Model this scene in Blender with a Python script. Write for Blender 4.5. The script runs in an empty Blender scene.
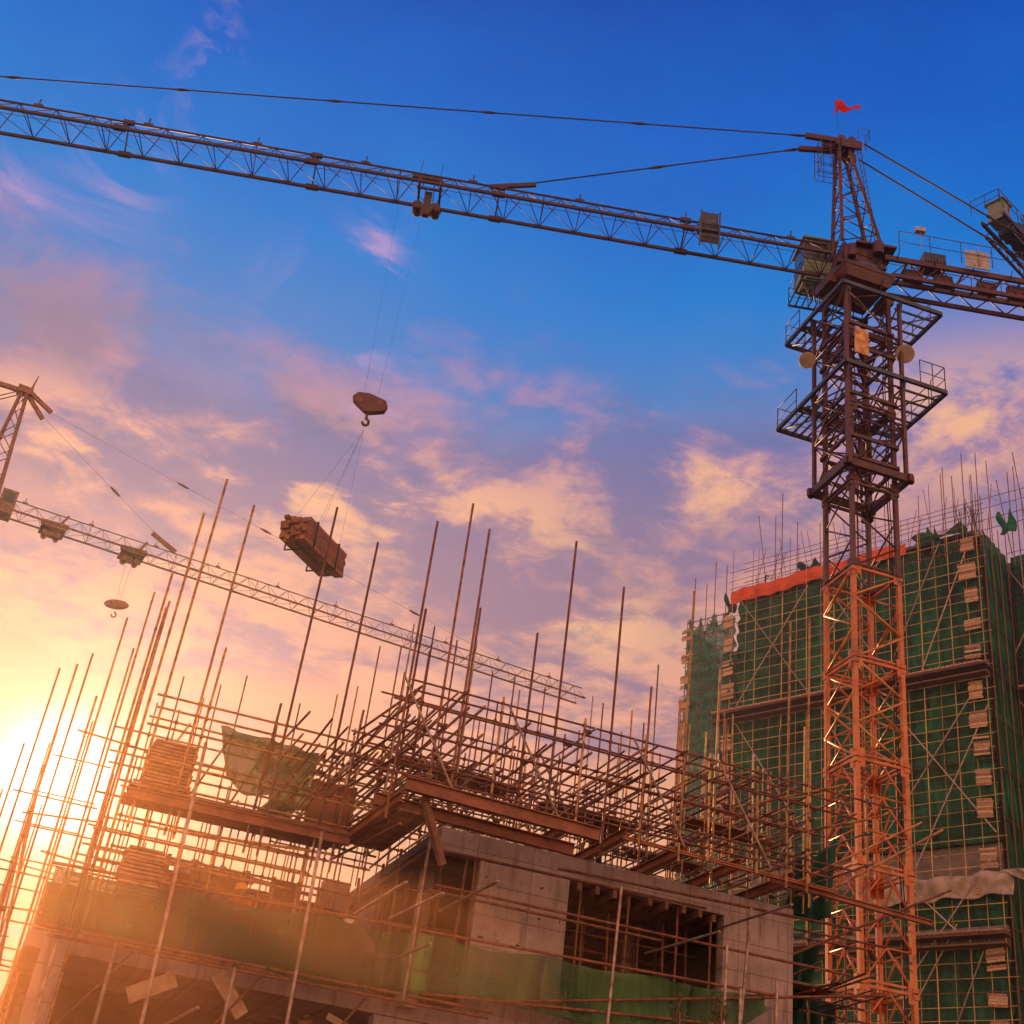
import bpy, bmesh, math, random
from mathutils import Vector, Matrix
R = math.radians
random.seed(7)
scene = bpy.context.scene
COL = scene.collection

# ------------------------------------------------------------------ camera
CAM = Vector((0, 0, 1.6))
pit, rol = R(30.6), R(7.8)
fw = Vector((0, math.cos(pit), math.sin(pit))); up = Vector((0, -math.sin(pit), math.cos(pit))); rt = Vector((1, 0, 0))
rt2 = math.cos(rol) * rt + math.sin(rol) * up
up2 = -math.sin(rol) * rt + math.cos(rol) * up
cam = bpy.data.objects.new("camera", bpy.data.cameras.new("camera")); COL.objects.link(cam)
m = Matrix((rt2, up2, -fw)).transposed().to_4x4(); m.translation = CAM
cam.matrix_world = m
cam.data.sensor_width = 36; cam.data.lens = 1305 / 1024 * 36
cam.data.clip_start = 0.1; cam.data.clip_end = 3000
scene.camera = cam
scene.view_settings.view_transform = 'Standard'; scene.view_settings.look = 'None'
scene.view_settings.exposure = 0.0; scene.view_settings.gamma = 1
SUN_AZ, SUN_EL = -18.0, 15.8

# ------------------------------------------------------------------ node helper
class NT:
    def __init__(s, tree): s.t = tree; s.n = tree.nodes; s.l = tree.links
    def new(s, typ, **kw):
        nd = s.n.new(typ)
        for k, v in kw.items(): setattr(nd, k, v)
        return nd
    def put(s, sock, v):
        if hasattr(v, 'is_output') or isinstance(v, bpy.types.NodeSocket): s.l.new(v, sock)
        elif isinstance(v, (tuple, list)):
            sock.default_value = tuple(v) + ((1,) if len(sock.default_value) == 4 and len(v) == 3 else ())
        else: sock.default_value = v
    def m(s, op, a, b=None, c=None, clamp=False):
        nd = s.new('ShaderNodeMath', operation=op, use_clamp=clamp)
        s.put(nd.inputs[0], a)
        if b is not None: s.put(nd.inputs[1], b)
        if c is not None: s.put(nd.inputs[2], c)
        return nd.outputs[0]
    def mix(s, f, a, b, mode='MIX'):
        nd = s.new('ShaderNodeMix', data_type='RGBA', blend_type=mode); nd.clamp_factor = True
        s.put(nd.inputs[0], f); s.put(nd.inputs[6], a); s.put(nd.inputs[7], b)
        return nd.outputs[2]
    def ss(s, x, a, b):
        nd = s.new('ShaderNodeMapRange', interpolation_type='SMOOTHSTEP')
        s.put(nd.inputs[0], x); nd.inputs[1].default_value = a; nd.inputs[2].default_value = b
        return nd.outputs[0]
    def ramp(s, x, stops):
        nd = s.new('ShaderNodeValToRGB'); cr = nd.color_ramp
        while len(cr.elements) < len(stops): cr.elements.new(0.5)
        for e, (p, c) in zip(cr.elements, stops): e.position = p; e.color = tuple(c) + (1,)
        s.put(nd.inputs[0], x)
        return nd.outputs[0]
    def noise(s, vec, scale, detail=5, rough=0.55, dist=0.0):
        nd = s.new('ShaderNodeTexNoise'); s.put(nd.inputs['Vector'], vec)
        nd.inputs['Scale'].default_value = scale; nd.inputs['Detail'].default_value = detail
        nd.inputs['Roughness'].default_value = rough; nd.inputs['Distortion'].default_value = dist
        return nd.outputs[0]

def lin(r, g, b):
    f = lambda c: (c / 255 / 12.92) if c <= 10 else ((c / 255 + 0.055) / 1.055) ** 2.4
    return (f(r), f(g), f(b))

# ------------------------------------------------------------------ world: sunset sky
w = bpy.data.worlds.new("World"); scene.world = w; w.use_nodes = True
t = NT(w.node_tree); t.n.clear()
tc = t.new('ShaderNodeTexCoord').outputs['Generated']
sep = t.new('ShaderNodeSeparateXYZ'); t.put(sep.inputs[0], tc)
X, Y, Z = sep.outputs
DEG = 180 / math.pi
el = t.m('MULTIPLY', t.m('ARCSINE', Z), DEG)
az = t.m('MULTIPLY', t.m('ARCTAN2', X, Y), DEG)
zc = t.m('MAXIMUM', Z, 0.06)
cv = t.new('ShaderNodeCombineXYZ'); t.put(cv.inputs[0], t.m('DIVIDE', X, zc)); t.put(cv.inputs[1], t.m('DIVIDE', Y, zc))
plane = cv.outputs[0]
n_big = t.noise(plane, 1.1, 6, 0.6, 0.4)
n_mid = t.noise(plane, 2.8, 9, 0.60, 0.35)
n_fin = t.noise(plane, 9.5, 8, 0.6, 0.4)
elw = t.m('ADD', el, t.m('MULTIPLY', t.m('SUBTRACT', n_big, 0.5), 14))
elw = t.m('ADD', elw, t.m('MULTIPLY', t.m('SUBTRACT', n_mid, 0.5), 7))
base = t.ramp(t.m('DIVIDE', elw, 60), [
    (0.00, lin(230, 162, 112)), (0.27, lin(234, 166, 122)), (0.37, lin(216, 146, 124)), (0.455, lin(176, 130, 142)), (0.53, lin(128, 128, 172)),
    (0.60, lin(66, 128, 196)), (0.68, lin(0, 122, 206)), (0.78, lin(0, 98, 196)), (0.90, lin(0, 66, 168))])
def blob(a0, e0, sa, se):
    da = t.m('DIVIDE', t.m('SUBTRACT', az, a0), sa); de = t.m('DIVIDE', t.m('SUBTRACT', el, e0), se)
    q = t.m('ADD', t.m('MULTIPLY', da, da), t.m('MULTIPLY', de, de))
    return t.m('EXPONENT', t.m('MULTIPLY', q, -1))
def add(*a):
    r = a[0]
    for b in a[1:]: r = t.m('ADD', r, b)
    return r
# where cloud banks stand in the sky (azimuth, elevation, widths in degrees)
bank = add(blob(-10, 29.5, 9, 4.0), blob(2, 28.5, 8, 4.5), blob(12, 31.5, 9, 4.2), blob(24, 35, 9, 5), blob(-21, 31, 6, 3.2), blob(6, 24, 7, 3.5), blob(-14, 24, 8, 3))
dens = t.ss(add(t.m('MULTIPLY', bank, 0.38), n_mid, t.m('MULTIPLY', t.m('SUBTRACT', n_big, 0.5), 0.6)), 0.50, 0.74)
shade = t.ss(add(n_mid, t.m('MULTIPLY', t.m('SUBTRACT', n_fin, 0.5), 0.45), t.m('MULTIPLY', t.m('SUBTRACT', n_big, 0.5), -0.5)), 0.40, 0.62)
warm = t.ss(el, 37, 26)
lit = t.mix(warm, lin(180, 134, 166), lin(238, 164, 132))
drk = t.mix(warm, lin(96, 112, 168), lin(150, 118, 140))
cl = t.mix(shade, drk, lit)
sky = t.mix(t.m('MULTIPLY', dens, t.ss(el, 43, 33)), base, cl)
# grey-lilac bellies inside the banks
gr = t.m('MULTIPLY', add(blob(1, 26, 8, 2.6), blob(9, 29, 8, 2.8), blob(-23, 33.5, 6, 2.2), blob(-13, 32.5, 7, 1.8), blob(26, 31, 7, 2.5)), t.ss(n_mid, 0.42, 0.58), clamp=True)
sky = t.mix(t.m('MULTIPLY', gr, 0.72), sky, lin(122, 112, 142))
# bright sunlit lumps
hi = t.m('MULTIPLY', add(blob(-12, 30.5, 5.5, 2.2), blob(-2, 29.6, 6, 2.3), blob(-23, 29.5, 4.5, 1.6), blob(5, 26.0, 4, 2.0), blob(10, 32.5, 6, 1.8), blob(23, 35, 7, 2.6)), t.ss(add(n_mid, t.m('MULTIPLY', t.m('SUBTRACT', n_fin, 0.5), 0.5)), 0.47, 0.62), clamp=True)
sky = t.mix(t.m('MULTIPLY', hi, 0.85), sky, lin(248, 186, 138))
# thin pink wisps in the blue
wr = t.m('ADD', t.m('MULTIPLY', az, 0.8), t.m('MULTIPLY', el, 1.0))
wn = t.ss(t.noise(plane, 5.5, 8, 0.6, 1.2), 0.46, 0.68)
wb = add(blob(-21.5, 46, 1.6, 2.6), blob(-29, 37.2, 3.2, 1.8), blob(-11.5, 37.5, 3.2, 2.4), blob(-7, 34.5, 3.6, 1.7), blob(-24, 41, 2.2, 3), blob(-9.5, 40.5, 1.4, 2.4))
sky = t.mix(t.m('MULTIPLY', t.m('MULTIPLY', wb, wn), 0.8, clamp=True), sky, lin(190, 152, 200))
# aureole round the sun
sd = (math.sin(R(SUN_AZ)) * math.cos(R(SUN_EL)), math.cos(R(SUN_AZ)) * math.cos(R(SUN_EL)), math.sin(R(SUN_EL)))
dp = t.new('ShaderNodeVectorMath', operation='DOT_PRODUCT'); t.put(dp.inputs[0], tc); dp.inputs[1].default_value = sd
ang = t.m('MULTIPLY', t.m('ARCCOSINE', t.m('MINIMUM', dp.outputs['Value'], 0.99999)), DEG)
def gl(sg): 
    q = t.m('DIVIDE', ang, sg); return t.m('EXPONENT', t.m('MULTIPLY', t.m('MULTIPLY', q, q), -1))
def sc(c, f):
    nd = t.new('ShaderNodeVectorMath', operation='SCALE'); t.put(nd.inputs[0], c); t.put(nd.inputs['Scale'], f); return nd.outputs[0]
def va(a, b):
    nd = t.new('ShaderNodeVectorMath', operation='ADD'); t.put(nd.inputs[0], a); t.put(nd.inputs[1], b); return nd.outputs[0]
sky = va(sky, sc((1.0, 0.86, 0.62), t.m('MULTIPLY', gl(1.9), 4.0)))
sky = va(sky, sc((0.56, 0.46, 0.31), t.m('MULTIPLY', gl(4.4), 0.75)))
sky = va(sky, sc((0.26, 0.15, 0.07), t.m('MULTIPLY', gl(10.0), 0.35)))
# sky behind the viewer: unseen warm fill, added to light surfaces facing the camera
back = t.ss(Y, 0.15, -0.5)
bk = t.ramp(t.m('DIVIDE', el, 90), [(0.0, (2.0, 0.95, 0.52)), (0.35, (1.25, 0.6, 0.4)), (0.8, (0.25, 0.3, 0.5)), (1.0, (0.1, 0.2, 0.5))])
sky = t.mix(back, sky, bk)
bg = t.new('ShaderNodeBackground'); t.put(bg.inputs[0], sky); bg.inputs[1].default_value = 1.0
nis = t.new('ShaderNodeTexSky', sky_type='NISHITA', sun_disc=False)
nis.sun_elevation = R(SUN_EL); nis.sun_rotation = R(SUN_AZ)
bg2 = t.new('ShaderNodeBackground'); t.put(bg2.inputs[0], nis.outputs[0]); bg2.inputs[1].default_value = 0.004
ad = t.new('ShaderNodeAddShader'); t.l.new(bg.outputs[0], ad.inputs[0]); t.l.new(bg2.outputs[0], ad.inputs[1])
out = t.new('ShaderNodeOutputWorld'); t.l.new(ad.outputs[0], out.inputs[0])

sl = bpy.data.lights.new("sun", 'SUN'); sl.energy = 3.5; sl.angle = R(0.6); sl.color = (1.0, 0.50, 0.22)
so = bpy.data.objects.new("sun", sl); COL.objects.link(so)
so.rotation_euler = Vector(sd).to_track_quat('Z', 'Y').to_euler(); so.location = (-60, 150, 90)

# ------------------------------------------------------------------ materials
def material(name, c1, c2=None, rough=0.6, metal=0.0, scale=3.0, bump=0.0, vary=0.0, trans=0.0, alpha=1.0, dirt=None):
    mt = bpy.data.materials.new(name); mt.use_nodes = True
    a = NT(mt.node_tree); p = a.n['Principled BSDF']
    pos = a.new('ShaderNodeNewGeometry').outputs['Position']
    n1 = a.noise(pos, scale, 6, 0.65)
    c = a.mix(a.ss(n1, 0.35, 0.68), c1, c2 or tuple(x * 0.6 for x in c1))
    if dirt:
        c = a.mix(a.m('MULTIPLY', a.ss(a.noise(pos, scale * 0.35, 7, 0.7, 1.0), 0.5, 0.66), 0.75), c, dirt)
    if vary:
        oi = a.new('ShaderNodeObjectInfo').outputs['Random']
        hs = a.new('ShaderNodeHueSaturation'); a.put(hs.inputs['Color'], c)
        a.put(hs.inputs['Value'], a.m('ADD', 1 - vary, a.m('MULTIPLY', oi, 2 * vary)))
        c = hs.outputs[0]
    a.put(p.inputs['Base Color'], c)
    a.put(p.inputs['Roughness'], a.m('ADD', rough - 0.1, a.m('MULTIPLY', n1, 0.2)))
    p.inputs['Metallic'].default_value = metal
    if bump:
        b = a.new('ShaderNodeBump'); b.inputs['Strength'].default_value = bump; b.inputs['Distance'].default_value = 0.03
        a.put(b.inputs['Height'], a.noise(pos, scale * 4, 6, 0.7)); a.put(p.inputs['Normal'], b.outputs[0])
    if trans or alpha < 1:
        o = a.n['Material Output']; tr = a.new('ShaderNodeBsdfTranslucent'); a.put(tr.inputs[0], c)
        mx = a.new('ShaderNodeMixShader'); mx.inputs[0].default_value = trans
        a.l.new(p.outputs[0], mx.inputs[1]); a.l.new(tr.outputs[0], mx.inputs[2]); res = mx.outputs[0]
        if alpha < 1:
            tp = a.new('ShaderNodeBsdfTransparent'); m2 = a.new('ShaderNodeMixShader')
            hole = a.ss(a.noise(pos, scale * 0.8, 5, 0.6), 0.3, 0.75)
            a.put(m2.inputs[0], a.m('MULTIPLY_ADD', hole, 0.35, alpha - 0.12, clamp=True))
            a.l.new(tp.outputs[0], m2.inputs[1]); a.l.new(res, m2.inputs[2]); res = m2.outputs[0]
        a.l.new(res, o.inputs[0])
    return mt

RUST = material("rusty_steel_tube", (0.26, 0.085, 0.035), (0.10, 0.038, 0.02), 0.55, 0.2, 6, 0.2, 0.35)
TUBE = material("weathered_yellow_tube", (0.58, 0.32, 0.09), (0.26, 0.11, 0.04), 0.5, 0.1, 5, 0.2, 0.35, dirt=(0.12, 0.05, 0.025))
GALV = material("worn_grey_tube", (0.42, 0.34, 0.28), (0.22, 0.13, 0.09), 0.45, 0.3, 5, 0.1, 0.3)
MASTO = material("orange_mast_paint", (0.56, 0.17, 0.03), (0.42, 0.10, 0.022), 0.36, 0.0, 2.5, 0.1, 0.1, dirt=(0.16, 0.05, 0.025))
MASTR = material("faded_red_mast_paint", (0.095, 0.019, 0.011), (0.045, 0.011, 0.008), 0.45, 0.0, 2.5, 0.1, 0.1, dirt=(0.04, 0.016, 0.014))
MASTY = material("yellow_bracing_paint", (0.66, 0.34, 0.07), (0.52, 0.2, 0.05), 0.42, 0.0, 3, 0.1, 0.1, dirt=(0.18, 0.07, 0.03))
JIBP = material("dark_red_jib_paint", (0.055, 0.015, 0.012), (0.03, 0.011, 0.01), 0.5, 0.0, 2, 0.1, 0.1)
DARKM = material("dark_blue_grey_deck_steel", (0.075, 0.09, 0.11), (0.04, 0.04, 0.045), 0.5, 0.3, 3, 0.1, 0.1)
CABLE = material("dark_steel_cable", (0.05, 0.045, 0.05), None, 0.5, 0.4, 5)
CABM = material("grey_green_cab_paint", (0.20, 0.25, 0.18), (0.13, 0.17, 0.12), 0.5, 0, 2, 0.1)
GLASS = material("dark_glass", (0.03, 0.035, 0.04), None, 0.12, 0, 2)
FLAGM = material("red_cloth", (0.72, 0.03, 0.02), (0.55, 0.02, 0.02), 0.8, 0, 4, trans=0.4)
LAMPM = material("cream_lamp_casing", (0.55, 0.42, 0.26), (0.35, 0.25, 0.15), 0.5, 0, 4)
WOOD = material("worn_formwork_timber", (0.34, 0.17, 0.085), (0.17, 0.075, 0.04), 0.75, 0, 4, 0.4, 0.35)
PALEW = material("pale_plank_timber", (0.52, 0.36, 0.22), (0.34, 0.21, 0.12), 0.75, 0, 5, 0.3, 0.25)
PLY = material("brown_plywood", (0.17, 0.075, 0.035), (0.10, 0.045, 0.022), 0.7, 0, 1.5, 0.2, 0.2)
IBEAM = material("rusty_i_beam_steel", (0.34, 0.12, 0.05), (0.20, 0.07, 0.03), 0.55, 0.2, 3, 0.2, 0.2)
NETG = material("green_debris_net", (0.010, 0.21, 0.10), (0.005, 0.09, 0.045), 0.8, 0, 0.22, 0.3, 0.1, trans=0.25, alpha=0.95)
def panelled(mt, yaw):
    a = NT(mt.node_tree); p = a.n['Principled BSDF']; src = p.inputs['Base Color'].links[0].from_socket
    mp = a.new('ShaderNodeMapping'); a.put(mp.inputs[0], a.new('ShaderNodeNewGeometry').outputs['Position']); mp.inputs['Rotation'].default_value = (0, 0, R(yaw))
    sp = a.new('ShaderNodeSeparateXYZ'); a.put(sp.inputs[0], mp.outputs[0]); cb = a.new('ShaderNodeCombineXYZ'); a.put(cb.inputs[0], sp.outputs[0]); a.put(cb.inputs[1], sp.outputs[2])
    br = a.new('ShaderNodeTexBrick'); a.put(br.inputs['Vector'], cb.outputs[0]); br.offset = 0.5; br.inputs['Scale'].default_value = 1
    br.inputs['Brick Width'].default_value = 3.3; br.inputs['Row Height'].default_value = 6.1; br.inputs['Mortar Size'].default_value = 0.05
    br.inputs['Color1'].default_value = (0.62, 0.62, 0.62, 1); br.inputs['Color2'].default_value = (1.35, 1.3, 1.2, 1); br.inputs['Mortar'].default_value = (0.35, 0.35, 0.35, 1)
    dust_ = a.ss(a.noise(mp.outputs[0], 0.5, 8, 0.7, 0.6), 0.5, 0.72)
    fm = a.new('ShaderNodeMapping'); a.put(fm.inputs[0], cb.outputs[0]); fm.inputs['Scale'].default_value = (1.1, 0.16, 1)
    fold_shade = a.ss(a.noise(fm.outputs[0], 1.0, 7, 0.65, 0.8), 0.38, 0.66)  # shade of the net's folds painted into its colour as vertical dark streaks
    src = a.mix(fold_shade, a.mix(1.0, src, (0.45, 0.5, 0.5), 'MULTIPLY'), src)
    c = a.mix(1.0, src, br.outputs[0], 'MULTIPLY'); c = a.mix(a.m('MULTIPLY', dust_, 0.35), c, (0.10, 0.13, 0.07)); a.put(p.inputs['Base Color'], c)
    for nd in a.n:
        if nd.bl_idname == 'ShaderNodeBsdfTranslucent': a.put(nd.inputs[0], c)
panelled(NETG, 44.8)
NETT = material("thin_teal_debris_net", (0.05, 0.30, 0.20), (0.03, 0.18, 0.11), 0.8, 0, 1.2, 0.3, 0.1, trans=0.4, alpha=0.6)
DKR = material("dark_rusty_hook_steel", (0.13, 0.045, 0.025), (0.09, 0.035, 0.02), 0.55, 0.2, 2, 0.1)
YPOLE = material("yellow_bamboo_pole", (0.62, 0.42, 0.12), (0.42, 0.24, 0.08), 0.6, 0.0, 0.6, 0, 0.3)
RAGM = material("olive_net_rag", (0.13, 0.21, 0.04), (0.08, 0.14, 0.03), 0.8, 0, 1.2, 0.2, 0.0, trans=0.25, alpha=0.72)
NETO = material("olive_guard_net", (0.26, 0.58, 0.24), (0.18, 0.42, 0.17), 0.8, 0, 0.9, 0.1, 0.0, trans=0.6, alpha=0.55)
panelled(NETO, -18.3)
BANN = material("orange_banner_cloth", (0.80, 0.13, 0.02), (0.62, 0.08, 0.02), 0.7, 0, 0.8, 0.1, trans=0.3)
TARP = material("pale_dusty_tarpaulin", (0.42, 0.34, 0.26), (0.24, 0.19, 0.14), 0.7, 0, 1.2, 0.5)
DIRTM = material("site_dirt", (0.16, 0.10, 0.06), (0.10, 0.065, 0.04), 0.9, 0, 0.4, 0.5)
RUBBLE = material("brick_rubble", (0.26, 0.11, 0.06), (0.14, 0.07, 0.045), 0.9, 0, 4, 0.5, 0.3)
PIPEP = material("pinkish_pipe_ends", (0.45, 0.27, 0.22), (0.28, 0.15, 0.12), 0.6, 0, 3, 0, 0.3)
SKIN = material("skin", (0.42, 0.22, 0.13), (0.36, 0.18, 0.10), 0.6)
CLOTHD = material("dark_work_clothes", (0.03, 0.035, 0.05), (0.02, 0.02, 0.03), 0.85)
CLOTHP = material("pale_work_shirt", (0.48, 0.38, 0.32), (0.35, 0.27, 0.22), 0.85)
CLOTHO = material("red_work_shirt", (0.38, 0.06, 0.03), (0.28, 0.05, 0.03), 0.85)
HELY = material("yellow_helmet_plastic", (0.85, 0.42, 0.03), (0.8, 0.38, 0.03), 0.35)
HELW = material("white_helmet_plastic", (0.75, 0.72, 0.68), (0.7, 0.68, 0.64), 0.35)
LEAF = material("yellow_green_leaves", (0.12, 0.13, 0.03), (0.07, 0.09, 0.02), 0.7, 0, 6, trans=0.3)
SIGNW = material("pale_panel_paint", (0.40, 0.38, 0.36), (0.28, 0.25, 0.23), 0.5, 0, 3)
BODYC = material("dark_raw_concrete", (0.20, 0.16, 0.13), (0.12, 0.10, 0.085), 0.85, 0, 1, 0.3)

def concrete(name, yaw, c1=(0.47, 0.37, 0.32), c2=(0.34, 0.265, 0.225)):
    mt = bpy.data.materials.new(name); mt.use_nodes = True
    a = NT(mt.node_tree); p = a.n['Principled BSDF']
    pos = a.new('ShaderNodeNewGeometry').outputs['Position']
    mp = a.new('ShaderNodeMapping'); a.put(mp.inputs[0], pos); mp.inputs['Rotation'].default_value = (0, 0, R(yaw - 90))
    s = a.new('ShaderNodeSeparateXYZ'); a.put(s.inputs[0], mp.outputs[0])
    cb = a.new('ShaderNodeCombineXYZ'); a.put(cb.inputs[0], s.outputs[0]); a.put(cb.inputs[1], s.outputs[2])
    n1 = a.noise(pos, 0.9, 8, 0.65); n2 = a.noise(pos, 6, 8, 0.7)
    sm = a.new('ShaderNodeMapping'); a.put(sm.inputs[0], cb.outputs[0]); sm.inputs['Scale'].default_value = (5, 0.5, 1)
    streak = a.noise(sm.outputs[0], 1.0, 6, 0.7)
    c = a.mix(a.ss(n1, 0.35, 0.65), c1, c2)
    c = a.mix(a.m('MULTIPLY', a.ss(streak, 0.48, 0.68), 0.8), c, tuple(x * 0.55 for x in c2))
    br = a.new('ShaderNodeTexBrick'); a.put(br.inputs['Vector'], cb.outputs[0])
    br.inputs['Scale'].default_value = 1.0; br.inputs['Brick Width'].default_value = 1.22; br.inputs['Row Height'].default_value = 0.61
    br.inputs['Mortar Size'].default_value = 0.012; br.inputs['Color1'].default_value = (1, 1, 1, 1); br.inputs['Color2'].default_value = (0.86, 0.86, 0.86, 1)
    br.inputs['Mortar'].default_value = (0.55, 0.5, 0.48, 1); br.offset = 0.0
    c = a.mix(0.8, c, br.outputs[0], 'MULTIPLY')
    c = a.mix(a.m('MULTIPLY', a.ss(n2, 0.52, 0.7), 0.5), c, tuple(x * 0.45 for x in c1))
    a.put(p.inputs['Base Color'], c); p.inputs['Roughness'].default_value = 0.85
    b = a.new('ShaderNodeBump'); b.inputs['Strength'].default_value = 0.6; b.inputs['Distance'].default_value = 0.04
    a.put(b.inputs['Height'], a.m('ADD', n2, a.m('MULTIPLY', br.outputs['Fac'], -1.5))); a.put(p.inputs['Normal'], b.outputs[0])
    return mt
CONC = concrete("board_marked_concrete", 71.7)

# ------------------------------------------------------------------ geometry helpers
def A(d): d = R(d); return Vector((math.sin(d), math.cos(d), 0))
class Frame:
    """u runs at the given azimuth, v horizontally at right angles to it, z up."""
    def __init__(s, yaw, o=(0, 0, 0)): s.u = A(yaw); s.v = -A(yaw - 90); s.o = Vector(o)
    def p(s, u, v, z): return s.o + s.u * u + s.v * v + Vector((0, 0, z))
B = Frame(71.7); H = Frame(44.8)
WORLD = Frame(90)

class MB:
    def __init__(s): s.v = []; s.f = []; s.smooth = []
    def hexa(s, P):
        P = [Vector(q) for q in P]
        if (P[1] - P[0]).cross(P[3] - P[0]).dot(P[4] - P[0]) < 0: P = [P[0], P[3], P[2], P[1], P[4], P[7], P[6], P[5]]
        b = len(s.v); s.v += [tuple(p) for p in P]
        for f in ((0, 3, 2, 1), (4, 5, 6, 7), (0, 1, 5, 4), (1, 2, 6, 5), (2, 3, 7, 6), (3, 0, 4, 7)): s.f.append(tuple(b + i for i in f)); s.smooth.append(False)
        return s
    def box(s, F, u0, u1, v0, v1, z0, z1):
        return s.hexa([F.p(u0, v0, z0), F.p(u1, v0, z0), F.p(u1, v1, z0), F.p(u0, v1, z0), F.p(u0, v0, z1), F.p(u1, v0, z1), F.p(u1, v1, z1), F.p(u0, v1, z1)])
    def beam(s, p, q, w, h, side=None):
        p = Vector(p); q = Vector(q); d = (q - p).normalized()
        sd = side.normalized() if side is not None else d.cross(Vector((0, 0, 1)))
        if sd.length < 1e-3: sd = Vector((1, 0, 0))
        sd = (sd - d * sd.dot(d)).normalized(); un = sd.cross(d).normalized()
        a = sd * w / 2; b = un * h / 2
        return s.hexa([p - a - b, p + a - b, q + a - b, q - a - b, p - a + b, p + a + b, q + a + b, q - a + b])
    def tube(s, p, q, r, n=6, r2=None, cap=True):
        p = Vector(p); q = Vector(q); d = (q - p)
        if d.length < 1e-5: return s
        d.normalize(); a = d.orthogonal().normalized(); c = d.cross(a); b = len(s.v); r2 = r if r2 is None else r2
        for P, rr in ((p, r), (q, r2)):
            for i in range(n):
                t_ = 2 * math.pi * i / n; s.v.append(tuple(P + (a * math.cos(t_) + c * math.sin(t_)) * rr))
        for i in range(n):
            j = (i + 1) % n; s.f.append((b + i, b + j, b + n + j, b + n + i)); s.smooth.append(True)
        if cap:
            s.f.append(tuple(b + n - 1 - i for i in range(n))); s.f.append(tuple(b + n + i for i in range(n))); s.smooth += [False, False]
        return s
    def path(s, pts, r, n=6):
        for a, b in zip(pts, pts[1:]): s.tube(a, b, r, n)
        return s
    def grid(s, fn, nu, nv):
        b = len(s.v)
        for i in range(nu + 1):
            for j in range(nv + 1): s.v.append(tuple(fn(i / nu, j / nv)))
        for i in range(nu):
            for j in range(nv):
                k = b + i * (nv + 1) + j; s.f.append((k, k + nv + 1, k + nv + 2, k + 1)); s.smooth.append(True)
        return s
    def ball(s, c, r, n=10, sx=1, sy=1, sz=1, half=False):
        c = Vector(c); lo = 0 if half else -math.pi / 2
        return s.grid(lambda a, b: c + Vector((r * sx * math.cos(lo + (math.pi / 2 - lo) * b) * math.cos(2 * math.pi * a), r * sy * math.cos(lo + (math.pi / 2 - lo) * b) * math.sin(2 * math.pi * a), r * sz * math.sin(lo + (math.pi / 2 - lo) * b))), n, n // 2)
    def build(s, name, mat, parent=None, bevel=0.0):
        me = bpy.data.meshes.new(name); me.from_pydata(s.v, [], s.f); me.polygons.foreach_set('use_smooth', s.smooth); me.materials.append(mat); me.update()
        o = bpy.data.objects.new(name, me); COL.objects.link(o)
        if bevel: md = o.modifiers.new("bevel", 'BEVEL'); md.width = bevel; md.segments = 2; md.limit_method = 'ANGLE'
        if parent is not None: o.parent = parent; o.matrix_parent_inverse = Matrix.Translation(-l_total(parent))
        return o
def l_total(o):
    return Vector((0, 0, 0)) if o.type == 'MESH' else Vector(o.location)
def tag(o, label=None, cat=None, group=None, kind=None):
    for k, v in (("label", label), ("category", cat), ("group", group), ("kind", kind)):
        if v: o[k] = v
    return o
def thing(name, label, cat, loc=(0, 0, 0), group=None):
    o = bpy.data.objects.new(name, None); COL.objects.link(o); o.location = loc; o.empty_display_size = 0.3
    return tag(o, label, cat, group)

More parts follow.
